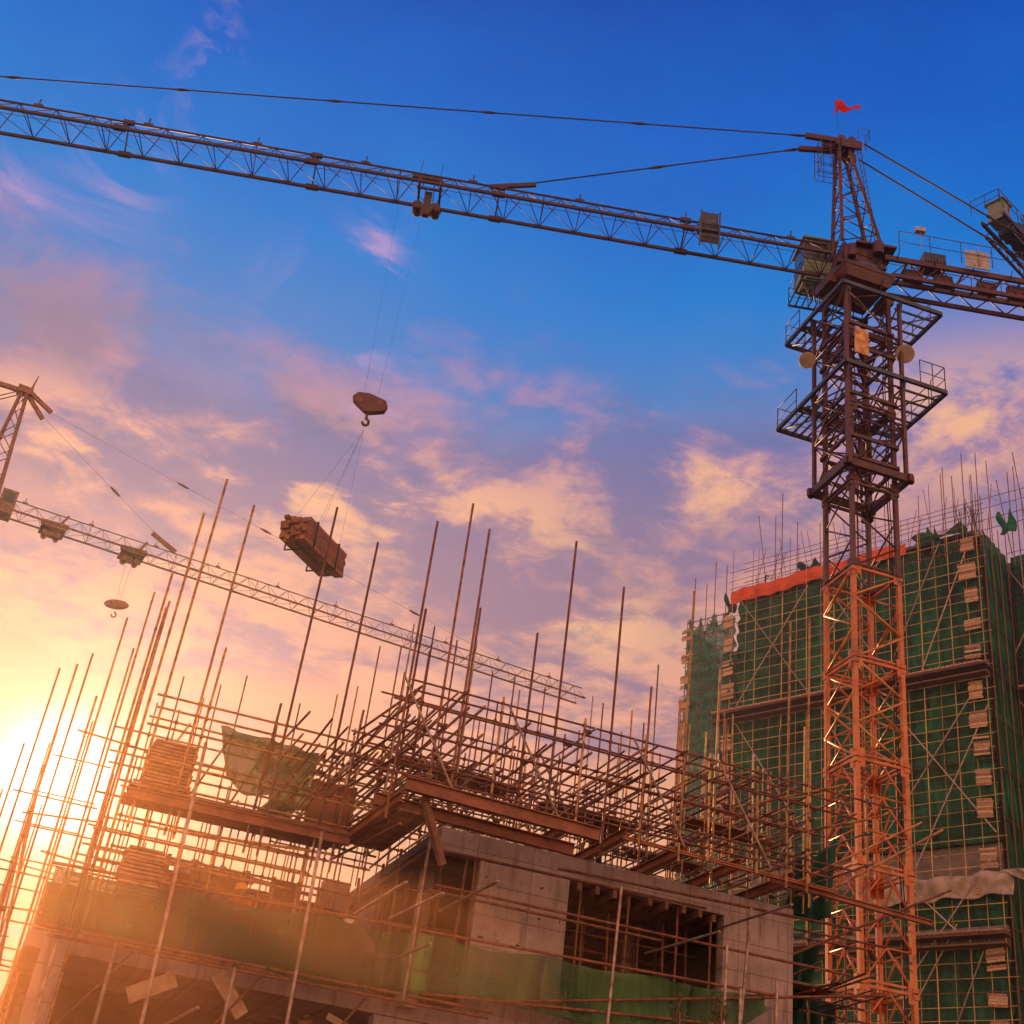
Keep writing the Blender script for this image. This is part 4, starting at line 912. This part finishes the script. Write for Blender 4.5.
for i in range(7): u = 16.2 + i * .33; P_.add("transverse_bar", B.p(u, -28.3, 8.1 + jit(.3)), B.p(u + jit(.1), -24.6 + jit(.6), 8.1 + jit(.3)), .026, RUST)
P_.add("brace_pole", B.p(16.3, -25.9, 9.6), B.p(19.5, -24.2, 11.9), .03, TUBE); P_.add("brace_pole", B.p(16.1, -25.7, 10.1), B.p(18.3, -23.4, 11.6), .03, TUBE); P_.add("brace_pole", B.p(16.4, -25.9, 8.7), B.p(19.8, -24.4, 10.6), .03, RUST)
P_.finish(True)
for i in range(5): MB().box(B, 16.2, 17.7 + jit(.2), -26.9 + i * .25, -26.68 + i * .25, 8.12, 8.17).build("plank", WOOD, lp)

# striped stacks of planks on the left scaffold
for k, (u0_, u1_, z0, z1, v_) in enumerate(((1.74, 2.62, 8.93, 9.95, -25.4), (1.78, 2.52, 7.0, 7.88, -25.5))):
    st = thing("plank_stack", ["tall striped stack of boards on the left platform against the glare", "lower striped stack of boards just above the left end of the guard net"][k], "plank stack", B.p(u0_, v_, z0), "plank stacks")
    z = z0
    while z < z1: MB().box(B, u0_ + jit(.05), u1_ + jit(.05), v_ - .4, v_ + .1 + jit(.03), z, z + .042).build("board", PALEW, st); z += .072
# loose things under and on the floor
for k, (u, z, du, dz, w_, lab) in enumerate(((2.4, 5.2, .75, .42, .28, "short pale plank nailed slantwise under the floor edge, left one of two"), (3.85, 5.85, .6, -.62, .26, "pale plank slanting down to the right under the guard net"), (6.0, 5.5, 1.6, -.5, .12, "long thin pale plank slanting down right below the guard net's middle"))):
    o = MB().beam(B.p(u, -24.75 - k * .04, z), B.p(u + du, -24.75 - k * .04, z + dz), .04, w_, B.v).build("loose_plank", PALEW); tag(o, lab, "plank")
rb = MB()
for i in range(160):
    u = 5.2 + random.random() * 3.4; c = B.p(u, -24.9 - random.random() * 1.5, 5.05 + random.random() * .35); rb.beam(c, c + Vector((jit(.3), jit(.3), jit(.12))), .09, .06)
for i in range(120):
    u = 10.7 + random.random() * 3.4; c = B.p(u, -25.2 - random.random() * 1.5, 6.32 + random.random() * .2); rb.beam(c, c + Vector((jit(.25), jit(.25), jit(.08))), .09, .06)
tag(rb.build("rubble", RUBBLE), kind="stuff")
# dark panels leaning in the left scaffold
pn = thing("formwork_panel", "dark reddish formwork panel standing at the right end of the left platform", "panel", B.p(5.4, -25.6, 8.9))
MB().box(B, 5.05, 5.95, -25.75, -25.69, 8.93, 10.05).build("sheet", IBEAM, pn)
for i in range(4): MB().box(B, 5.08 + i * .27, 5.16 + i * .27, -25.689, -25.6, 8.93, 10.05).build("stud", WOOD, pn)

# ------------------------------------------------------------------ netted high-rise (frame H; main face is the plane u=UH, facing the viewer)
UH, HV0, HV1, HT = 115.0, -76.0, -46.4, 74.3
hr = thing("high_rise_building", "tall concrete high-rise wrapped in green net, behind the crane at right", "building", H.p(UH + 12, -60, 0))
def hbox(u0, u1, v0, v1, z0, z1): return (u0, u1, v0, v1, z0, z1)
sl2 = [(UH + 1.5, UH + 24, HV0 + .5, HV1 - .6, z, z + .35) for z in [3.0 * i for i in range(1, 25)]]
for i in range(0, 24): part("floor_slab", BODYC, hr, [sl2[i]], F=H)
part("lower_block", BODYC, hr, [(UH + 3.5, UH + 20, -79.5, HV0 - .3, 0, 69)], F=H)
part("core_wall", BODYC, hr, [(UH + 5, UH + 20, HV0 + 4, HV1 - 4, 0, 72)], F=H)
part("right_block", BODYC, hr, [(UH + 8, UH + 24, HV1, -24, 0, 74)], F=H)
mb = MB()
for i in range(9):
    v = HV0 + 1 + i * 3.5
    for u in (UH + 2, UH + 9, UH + 16): mb.box(H, u, u + .6, v, v + .6, 0, 75.2)
mb.build("column", BODYC, hr)
def hnet(v0, v1, z0, z1, u=UH, sag=.22, nu=70, nv=30, ph=0.0, ragged=0.0):
    def fn(a, b):
        v = v0 + (v1 - v0) * a; z = z0 + (z1 - z0) * b
        if ragged and b > .97: z += ragged * (math.sin(a * 37) + math.sin(a * 61)) * .5
        fold = abs(math.sin((v + ph) * math.pi / 3.2)) ** .6; row = abs(math.sin(z * math.pi / 1.7))
        cell = math.sin(int((v + 200) / 3.28) * 12.9 + int(z / 6.1) * 7.7) * .5 + .5
        return H.p(u + .6 - sag * (.7 + 2.0 * cell) * fold * row - .10 * math.sin(v * 5 + z * 1.3) - .06 * math.sin(v * 11 - z * 3), v, z)
    return fn
BR1, BR2, BR3 = 59.2, 33.4, 41.0
for k, (v0, v1, z0, z1, lab) in enumerate((
    (HV0 + .6, HV1, BR1 + .9, 73.9, "topmost dark green net sheet on the high-rise, between orange banner and ledge"),
    (HV0 - 0.4, HV1, BR3 + .9, BR1 - .9, "middle dark green net sheet on the high-rise, below the upper ledge"),
    (HV0, HV1, BR2 + .9, BR3 - 2.2, "narrow green net strip between the pale tarpaulin and the lower ledge"),
    (HV0, HV1, 2, BR2 - .9, "lowest green net sheet on the high-rise, under the lower ledge"))):
    net("debris_net", lab, NETG, hnet(v0, v1, z0, z1, ph=k, ragged=.5 if k == 0 else .2), 150, 60, group="net sheets on the high-rise")
net("debris_net", "pale see-through teal net on the lower left wing of the high-rise", NETT, hnet(-82.0, HV0 + .4, 55, 71.5, u=UH + .1, sag=.5, ragged=1.2), 40, 50, group="net sheets on the high-rise")
net("debris_net", "teal net under the left wing's ledge, half hidden by near scaffold", NETT, hnet(-82.0, HV0 + .4, 20, 53.6, u=UH + .1, sag=.4), 40, 50, group="net sheets on the high-rise")
net("debris_net", "teal net on the far end face of the left wing", NETT, lambda a, b: H.p(UH + .1 + a * 7, -82.2 + .2 * math.sin(a * 19 + b * 31), 20 + b * 51.5), 24, 60, group="net sheets on the high-rise")
def sidefn(a, b): return H.p(UH + .6 + a * 6.2, HV1 + .25 + .1 * math.sin(a * 30 + b * 50), 2 + b * (72.6 + (1 - a) * .3))
net("debris_net", "steep green net on the return face at the high-rise's corner", NETG, sidefn, 20, 90, group="net sheets on the high-rise")
def rbfn(a, b):
    v = HV1 + .6 + a * 22; z = 2 + b * 72.6; return H.p(UH + 6.9 - .3 * abs(math.sin(v * 1.1)) * abs(math.sin(z * 1.9)), v, z)
net("debris_net", "blackish green net on the set-back wing at the right picture edge", NETG, rbfn, 60, 90, group="net sheets on the high-rise")
# scaffold wrapped round the high-rise
hs, P_ = scaffold("facade_scaffold", "fine grid of yellowish poles and ledgers over the green netted high-rise face", H.p(UH, -60, 0))
v = HV0; vs = []
while v < HV1 + .1: vs.append(v); v += 3.28
for v in vs: P_.add("upright_pole", H.p(UH - .15, v, 0), H.p(UH - .05, v + jit(.15), 74.5 + random.random() * 2), .046, YPOLE)
for v in vs[:-1]: P_.add("upright_pole", H.p(UH - .02, v + 1.64, 0), H.p(UH + .1, v + 1.64 + jit(.2), 74.8 + random.random() * 1.5), .026, YPOLE)
z = 3.0
while z < 74: P_.add("ledger_pole", H.p(UH - .14, HV0 - .4 + jit(.4), z), H.p(UH - .14, HV1 + .5 + jit(.4), z + jit(.12)), .036, YPOLE if random.random() < .8 else RUST); z += 1.22 + jit(.1)
z = 20.0
while z < 72: P_.add("wing_ledger", H.p(UH - .1, -82.6, z), H.p(UH - .1, HV0, z + jit(.05)), .04, RUST); z += 1.22
for v in (-82.2, -80.3, -78.2): P_.add("upright_pole", H.p(UH - .1, v, 0), H.p(UH - .1, v, 72.4), .06, RUST)
for x0, z0, x1, z1 in ((-64.5, 74, -56.8, 60), (-57, 74, -64, 66), (-56, 62, -50.5, 74), (-47.6, 72.5, -53, 60), (-64.5, 58, -58, 45), (-57.6, 58, -46.6, 42.5), (-47.2, 57.5, -58.2, 42.5), (-54.5, 40, -46.5, 55), (-50.8, 34.5, -57.5, 24), (-48.5, 32, -54.5, 19), (-75, 73.5, -66, 60), (-66, 73, -75, 60), (-75, 58, -66, 44), (-57.5, 40.5, -50.5, 33.5), (-47, 40.5, -55.5, 30)):
    P_.add("cross_brace", H.p(UH - .28, x0, z0), H.p(UH - .28, x1, z1), .07, GALV)
for i in range(14): z = 4 + i * 5; P_.add("return_ledger", H.p(UH, HV1 + .5, z), H.p(UH + 6.4, HV1 + .5, z), .05, RUST)
for a in (.2, 2.2, 4.2, 6.2): P_.add("upright_pole", H.p(UH + a, HV1 + .5, 0), H.p(UH + a, HV1 + .5, 76 + random.random() * 3), .055, RUST)
for v in (-44.5, -41.5, -38): P_.add("upright_pole", H.p(UH + 6.4, v, 0), H.p(UH + 6.4, v, 76.5 + random.random() * 3), .06, GALV)
for x0, z0, x1, z1 in ((-46, 73, -40, 62), (-40.5, 73, -46, 63), (-46, 58, -39, 46)): P_.add("cross_brace", H.p(UH + 6.3, x0, z0), H.p(UH + 6.3, x1, z1), .07, GALV)
z = 20.
while z < 75: P_.add("wing_ledger", H.p(UH + 6.4, HV1 + .5, z), H.p(UH + 6.4, -34, z), .035, RUST); z += 1.22
P_.finish()
# rooftop scaffold
rs, P_ = scaffold("rooftop_scaffold", "bare thin poles and guard rails spiking above the high-rise roof", H.p(UH + 2, -60, 74.5))
for uu, zs in ((UH + .1, (75.6, 76.6, 77.8)), (UH + 3.0, (76.4, 77.6, 79.0, 80.2))):
    for z in zs: P_.add("rail_pole", H.p(uu, HV0 - .6, z - (.3 if uu < UH + 1 else 0)), H.p(uu, HV1 + (.8 if uu < UH + 1 else 14), z + jit(.1)), .035, RUST)
v = HV0 - .2
while v < HV1 + 12:
    big = random.random() < .3
    P_.add("upright_pole", H.p(UH + random.choice((.1, 3.0)), v, 72.5), H.p(UH + random.choice((.1, 3.1)), v + jit(.1), 80 + (random.random() * 4.5 if big else random.random() * 2.2)), .05 if big else .034, RUST)
    v += .5 + random.random() * .5
for v, z in ((-69.9, 87), (-70.8, 84), (-56.9, 87.6), (-50, 84), (-81.9, 78.5), (-80.2, 77.3), (-79.0, 80.0), (-77.4, 79.0), (-49.0, 82.5), (-47.8, 85), (-46.9, 82), (-43.0, 81), (-60.3, 82.4)): P_.add("upright_pole", H.p(UH + .6, v, 70), H.p(UH + .6, v, z), .055, RUST)
for v in (-82.0, -79.5, -77): P_.add("rail_pole", H.p(UH, v, 72.0), H.p(UH + 5, v, 72.2), .05, RUST)
P_.add("rail_pole", H.p(UH, -82.4, 72.1), H.p(UH, HV0, 72.2), .06, RUST)
for i in range(16): v = -47.4 + jit(1.3); P_.add("rebar", H.p(UH + .8 + jit(.6), v, 74.5), H.p(UH + .8 + jit(1.2), v + jit(1.0), 77.6 + random.random() * 2), .04, DARKM)
P_.finish()
# orange banner, green scraps on the roof edge
net("banner", "long orange cloth banner along the roof edge of the high-rise", BANN, lambda a, b: H.p(UH - .2 + .12 * math.sin(a * 60) + .05 * math.sin(b * 9), -76.2 + a * 22.0, 73.0 + a * .9 + .10 * math.sin(a * 17) + b * (1.75 - .35 * a * a) ), 120, 6, cat="banner")
for k, (v0, v1, z0, z1, lab) in enumerate(((-67.5, -65.0, 75.1, 76.6, "small dark green net scrap above the orange banner's middle"), (-53.5, -47.8, 75.0, 76.2, "green net scrap on the roof rail right of the crane mast"), (-77.2, -76.0, 72.2, 75.0, "green net scrap at the left end of the orange banner"), (-51.8, -50.8, 73.6, 76.7, "upright bunch of green net on the roof edge right of the crane"), (-44.2, -42.6, 73.6, 76.3, "green net bunch on the roof of the right wing"))):
    net("net_scrap", lab, NETG, (lambda v0, v1, z0, z1: lambda a, b: H.p(UH + .3 + .25 * math.sin(a * 7 + b * 4), v0 + (v1 - v0) * a + .2 * math.sin(b * 5), z0 + (z1 - z0) * b * (.75 + .25 * math.sin(a * 8))))(v0, v1, z0, z1), 16, 8, group="net scraps on the roof edge")
# protruding catch ledges
for k, (z, lab) in enumerate(((BR1, "upper ledge of planks and pipe ends crossing the high-rise face"), (BR2, "lower ledge of planks and pipe ends near the picture's bottom"))):
    cl_ = thing("catch_ledge", lab, "ledge", H.p(UH - .6, -60, z), "catch ledges")
    MB().box(H, UH - 1.3, UH + .3, HV0 - 1.5, HV1 + .3, z - .25, z - .05).build("deck", PLY, cl_)
    MB().box(H, UH - 1.32, UH - .2, HV0 - 1.5, HV1 + .3, z - 1.1, z - .95).build("deck", PLY, cl_)
    MB().box(H, UH + .35, UH + .6, HV0 - 1.5, HV1, z - 1.0, z + .9).build("back_board", BODYC, cl_)
    mb = MB(); n = 70
    for i in range(n):
        v = HV0 - 1.4 + i * (HV1 - HV0 + 1.5) / n; mb.tube(H.p(UH - 1.5, v, z + .02), H.p(UH - .1, v + .28, z + .42 + jit(.05)), .13, 6)
    mb.build("pipe_row", PIPEP, cl_)
cw = thing("catch_ledge", "ledge of pipe ends on the dark right wing, level with the upper ledge", "ledge", H.p(UH + 6, -42, BR1), "catch ledges")
MB().box(H, UH + 5.2, UH + 6.4, HV1 + .9, -34, BR1 - .6, BR1 - .4).build("deck", PLY, cw)
mb = MB()
for i in range(28): v = HV1 + 1 + i * .42; mb.tube(H.p(UH + 5.0, v, BR1 - .35), H.p(UH + 6.2, v + .28, BR1 + .05), .13, 6)
mb.build("pipe_row", PIPEP, cw)
part("dark_gap", BODYC, hr, [(UH + .9, UH + 1.3, HV0, HV1 - .2, BR3 - 2.2, BR3 + .9)], F=H)
def tarpfn(a, b):
    v = -60 + a * 14.6; z = 36.6 + a * .2 + b * 2.1 + .12 * math.sin(a * 24) ; return H.p(UH - .35 + .2 * math.sin(a * 19 + b * 2) + .14 * math.sin(a * 43 - b * 5) + .1 * math.sin(b * 6), v, z)
net("tarpaulin", "creased pale tarpaulin band across the high-rise low on the right", TARP, tarpfn, 90, 12, cat="tarpaulin")
def tarp2(a, b): return H.p(UH - .2 + .3 * math.sin(a * 9 + b * 4), HV1 - .2 + a * 2.6, 38.2 + b * (.5 + .5 * a) + .25 * math.sin(a * 5))
net("tarpaulin", "loose end of pale tarpaulin flapping round the high-rise corner at right", TARP, tarp2, 20, 8, cat="tarpaulin")
# boarded landing panels, one per storey
def landings(name_grp, v0, v1, zlist, u, labfmt):
    for i, z in enumerate(zlist):
        r_ = thing("landing_panel", labfmt(i, len(zlist)), "timber panel", H.p(u, (v0 + v1) / 2, z), name_grp)
        n = random.choice((5, 6, 7, 8)); sh = jit(.14); sl = jit(.07); wd = jit(.12)
        for j in range(n):
            if random.random() < .08: continue
            MB().beam(H.p(u - .04 + jit(.03), v0 + sh - wd + jit(.07), z + sh + j * .235 + .11 - sl), H.p(u - .04 + jit(.03), v1 + sh + wd + jit(.07), z + sh + j * .235 + .11 + sl), .05, .21, H.u).build("board", PALEW if (i + j) % 4 else WOOD, r_)
ordn = ["topmost", "second", "third", "fourth", "fifth", "sixth", "seventh", "eighth", "ninth", "tenth", "eleventh", "twelfth", "thirteenth", "fourteenth", "fifteenth"]
landings("landing panels at the right corner", -48.3, -46.7, [72.2 - 3.0 * i for i in range(5)] + [55.9 - 3.0 * i for i in range(5)] + [39.2, 30.2, 27.2, 24.2, 21.2], UH - .3, lambda i, n: f"{ordn[i]} pale board panel from the top in the column at the high-rise's right corner")
landings("landing panels at the left corner", -76.9, -75.5, [70.0 - 3.0 * i for i in range(4)] + [54.8 - 3.0 * i for i in range(4)], UH - .3, lambda i, n: f"{ordn[i]} pale board panel from the top in the column at the high-rise's left corner")
landings("landing panels on the left wing edge", -82.7, -81.4, [69.6 - 3.0 * i for i in range(7)], UH - .25, lambda i, n: f"{ordn[i]} board panel from the top on the outer edge of the left wing")

# ------------------------------------------------------------------ people
def person(label, loc, face_az, shirt, trousers, helmet, pose):
    """pose: dict of joints in metres, x right, y forward, z up"""
    r = thing("person", label, "person", loc)
    J = dict(pelvis=(0, 0, .95), waist=(0, .0, 1.08), chest=(0, .02, 1.32), neck=(0, .02, 1.5), head=(0, .05, 1.6), top=(0, .04, 1.73),
             hipL=(-.1, 0, .9), kneeL=(-.12, .04, .5), ankL=(-.12, -.02, .09), toeL=(-.13, .17, .04), hipR=(.1, 0, .9), kneeR=(.12, .04, .5), ankR=(.12, -.02, .09), toeR=(.13, .17, .04),
             shL=(-.19, 0, 1.43), elL=(-.27, .02, 1.15), wrL=(-.27, .14, .92), shR=(.19, 0, 1.43), elR=(.27, .02, 1.15), wrR=(.27, .14, .92))
    J.update(pose)
    rad = dict(pelvis=.14, waist=.125, chest=.15, neck=.055, head=.085, top=.075, hipL=.09, kneeL=.06, ankL=.045, toeL=.035, hipR=.09, kneeR=.06, ankR=.045, toeR=.035, shL=.065, elL=.045, wrL=.03, shR=.065, elR=.045, wrR=.03)
    for s in 'LR':
        e, w_ = Vector(J['el' + s]), Vector(J['wr' + s]); J['ha' + s] = tuple(w_ + (w_ - e).normalized() * .08); rad['ha' + s] = .032
    names = list(J); vs_ = [J[n] for n in names]
    E = [('pelvis', 'waist'), ('waist', 'chest'), ('chest', 'neck'), ('neck', 'head'), ('head', 'top')]
    for s in 'LR': E += [('pelvis', 'hip' + s), ('hip' + s, 'knee' + s), ('knee' + s, 'ank' + s), ('ank' + s, 'toe' + s), ('chest', 'sh' + s), ('sh' + s, 'el' + s), ('el' + s, 'wr' + s), ('wr' + s, 'ha' + s)]
    me = bpy.data.meshes.new("body"); me.from_pydata(vs_, [(names.index(a), names.index(b)) for a, b in E], [])
    o = bpy.data.objects.new("body", me); COL.objects.link(o)
    o.modifiers.new("skin", 'SKIN'); sv = me.skin_vertices[0].data
    for i, n in enumerate(names): q = rad[n]; sv[i].radius = (q * (1.25 if n in ('chest', 'pelvis', 'waist') else 1), q); sv[i].use_root = (n == 'pelvis')
    sb = o.modifiers.new("sub", 'SUBSURF'); sb.levels = sb.render_levels = 2
    dg = bpy.context.evaluated_depsgraph_get(); dg.update()
    m2 = bpy.data.meshes.new_from_object(o.evaluated_get(dg)); bpy.data.objects.remove(o)
    bm = bmesh.new(); bm.from_mesh(m2)
    for s, sg in (('L', -1), ('R', 1)):      # fingers and thumb grown from each palm
        h_ = Vector(J['ha' + s]); d = (h_ - Vector(J['wr' + s])).normalized(); a = d.orthogonal().normalized(); b = d.cross(a)
        mbf = MB()
        for k, L in enumerate((.07, .08, .075, .06)):
            st = h_ + a * (k - 1.5) * .019; k1 = st + d * L * .55 + b * .008; mbf.tube(st - d * .02, k1, .0085, 6); mbf.tube(k1, k1 + (d * .6 + b * .6).normalized() * L * .5, .008, 6, .006)
        st = h_ - d * .05 + a * .03; mbf.tube(st, st + (d + a * .8).normalized() * .06, .01, 6, .007)
        t_ = bpy.data.meshes.new("f"); t_.from_pydata(mbf.v, [], mbf.f); bm.from_mesh(t_)
    # face: nose, ears
    hd = Vector(J['head']); up_ = (Vector(J['top']) - hd).normalized(); fwd = Vector((0, 1, 0)); fwd = (fwd - up_ * fwd.dot(up_)).normalized()
    mbf = MB(); mbf.tube(hd + up_ * .05 + fwd * .07, hd + up_ * .01 + fwd * .105, .01, 6, .017)
    for sg in (-1, 1): mbf.ball(hd + up_ * .03 + Vector((sg * .088, 0, 0)), .025, 8, .5, 1, 1.2)
    t_ = bpy.data.meshes.new("f"); t_.from_pydata(mbf.v, [], mbf.f); bm.from_mesh(t_)
    bm.to_mesh(m2); bm.free(); m2.name = "body"
    for mt in (shirt, trousers, SKIN, DARKM): m2.materials.append(mt)
    pz = (Vector(J['pelvis']).z); nk = Vector(J['neck']).lerp(hd, .25)
    for p in m2.polygons:
        c = p.center; dw = min((c - Vector(J['ha' + s])).length for s in 'LR')
        if (c - hd).dot(hd - Vector(J['neck'])) > -.006 and (c - hd).length < .25: k = 2
        elif dw < .10: k = 2
        elif c.z < .12: k = 3
        elif c.z < pz + .03 and min((c - Vector(J['el' + s])).length for s in 'LR') > .17 and min((c - Vector(J['wr' + s])).length for s in 'LR') > .1: k = 1
        else: k = 0
        p.material_index = k; p.use_smooth = True
    b = bpy.data.objects.new("body", m2); COL.objects.link(b); b.parent = r
    mb = MB(); hc = hd + up_ * .055
    mb.grid(lambda a_, b_: hc + (fwd * math.cos(2 * math.pi * a_) * 1.15 + fwd.cross(up_) * math.sin(2 * math.pi * a_)) * .12 * math.cos(math.pi / 2 * b_) + up_ * .13 * math.sin(math.pi / 2 * b_), 18, 8)
    mb.tube(hc - up_ * .006, hc + up_ * .006, .145, 18)
    me = bpy.data.meshes.new("helmet"); me.from_pydata(mb.v, [], mb.f); me.polygons.foreach_set('use_smooth', mb.smooth); me.materials.append(helmet)
    ho = bpy.data.objects.new("helmet", me); COL.objects.link(ho); ho.parent = r
    r.rotation_euler = (0, 0, R(-face_az))
    return r
person("worker whose yellow helmet shows above the guard net at left", B.p(4.22, -26.0, 6.02), 190, CLOTHO, CLOTHD, HELY, dict(chest=(0, .12, 1.3), neck=(0, .18, 1.46), head=(0, .24, 1.55), top=(0, .27, 1.68), shL=(-.19, .12, 1.4), shR=(.19, .12, 1.4), elL=(-.25, .3, 1.2), wrL=(-.15, .5, 1.15), elR=(.25, .3, 1.2), wrR=(.15, .5, 1.15)))
person("worker in pale shirt and white helmet bending over left of the wall panel", B.p(6.95, -26.2, 6.02), 250, CLOTHP, CLOTHD, HELW, dict(chest=(0, .22, 1.3), neck=(0, .36, 1.42), head=(0, .45, 1.45), top=(0, .55, 1.53), shL=(-.19, .26, 1.36), shR=(.19, .26, 1.36), elL=(-.24, .42, 1.12), wrL=(-.2, .6, 1.0), elR=(.24, .42, 1.12), wrR=(.2, .6, 1.0)))
person("worker in dark clothes standing on the slab among the props above the wall opening", B.p(12.1, -27.2, 9.5), 200, CLOTHD, CLOTHD, HELW, {})
person("tiny dark figure of a worker gripping a pole on the high-rise roof edge", H.p(UH + 1.6, -72.7, 75.35), 110, CLOTHD, CLOTHD, HELW, dict(elR=(.22, .25, 1.4), wrR=(.1, .45, 1.55), elL=(-.22, .22, 1.3), wrL=(-.05, .42, 1.4)))
part("roof_slab", BODYC, hr, [(UH + .9, UH + 20, HV0 + .6, HV1 - .7, 75.0, 75.33)], F=H)

# ------------------------------------------------------------------ young trees whose tips reach the frame's bottom edge
def sapling(label, loc, h, n):
    r = thing("young_tree", label, "tree", loc); L = Vector(loc); mb = MB(); pts = [L + Vector((.12 * math.sin(i * 1.1), .1 * math.cos(i), h * i / 8)) for i in range(9)]
    for i, (a, b) in enumerate(zip(pts, pts[1:])): mb.tube(a, b, .05 * (1 - i / 9) + .012, 7, .05 * (1 - (i + 1) / 9) + .01)
    ends = []
    for i in range(n):
        f_ = .35 + .63 * random.random(); a = L + Vector((0, 0, h * f_)); d = Vector((jit(1), jit(1), 1.1 + random.random())).normalized(); e = a + d * (.35 + .9 * (1 - f_)); mb.tube(a, e, .012, 5, .005); ends.append((a, e))
    mb.build("trunk", WOOD, r)
    lf = MB()
    for a, e in ends + [(pts[-2], pts[-1])]:
        for k in range(16):
            c = a.lerp(e, .3 + .75 * random.random()) + Vector((jit(.07), jit(.07), jit(.07))); d = Vector((jit(1), jit(1), jit(1) + .5)).normalized(); s = d.orthogonal().normalized(); b = len(lf.v)
            lf.v += [tuple(c), tuple(c + d * .06 + s * .025), tuple(c + d * .13), tuple(c + d * .06 - s * .025)]; lf.f.append((b, b + 1, b + 2, b + 3)); lf.smooth.append(False)
    lf.build("leaves", LEAF, r)
sapling("young tree tip with yellow-green leaves at the bottom edge before the concrete wall", B.p(11.9, -21, 0), 6.35, 30)
sapling("young tree tip further left at the bottom edge beside the guard net", B.p(11.1, -21, 0), 6.05, 26)
sapling("young tree tip low beside the crane foot at the bottom edge", B.p(15.3, -23, 0), 6.9, 26)

# ------------------------------------------------------------------ evening haze
hm = bpy.data.materials.new("evening_haze"); hm.use_nodes = True; hn = NT(hm.node_tree); hn.n.clear()
pv = hn.new('ShaderNodeVolumePrincipled'); pv.inputs['Color'].default_value = (0.78, 0.80, 0.88, 1); pv.inputs['Density'].default_value = 0.00032; pv.inputs['Anisotropy'].default_value = 0.82
ho = hn.new('ShaderNodeOutputMaterial'); hn.l.new(pv.outputs[0], ho.inputs['Volume'])
mb = MB(); mb.box(WORLD, -262, 262, -262, 262, -1.2, 90)
tag(mb.build("haze", hm), kind="stuff")

# sun-glare veil over the left, imitated by two added soft-edged ellipsoids of even density
def glare_veil(c, rx, ry, rz, d):
    dm = bpy.data.materials.new("glare_veil_volume"); dm.use_nodes = True; q = NT(dm.node_tree); q.n.clear()
    v_ = q.new('ShaderNodeVolumePrincipled'); v_.inputs['Color'].default_value = (1.0, 0.50, 0.22, 1); v_.inputs['Density'].default_value = d; v_.inputs['Anisotropy'].default_value = 0.7
    o_ = q.new('ShaderNodeOutputMaterial'); q.l.new(v_.outputs[0], o_.inputs['Volume'])
    mb = MB().ball((0, 0, 0), 1.0, 32, rx, ry, rz); o = mb.build("glare_veil", dm); o.location = c
    bm = bmesh.new(); bm.from_mesh(o.data); bmesh.ops.remove_doubles(bm, verts=bm.verts, dist=1e-4); bmesh.ops.recalc_face_normals(bm, faces=bm.faces); bm.to_mesh(o.data); bm.free()
    tag(o, kind="stuff")
glare_veil((-5.0, 10.5, 2.5), 6.2, 6.2, 3.1, 0.021)
glare_veil((-5.5, 19.0, 4.2), 9.5, 8.0, 5.6, 0.004)
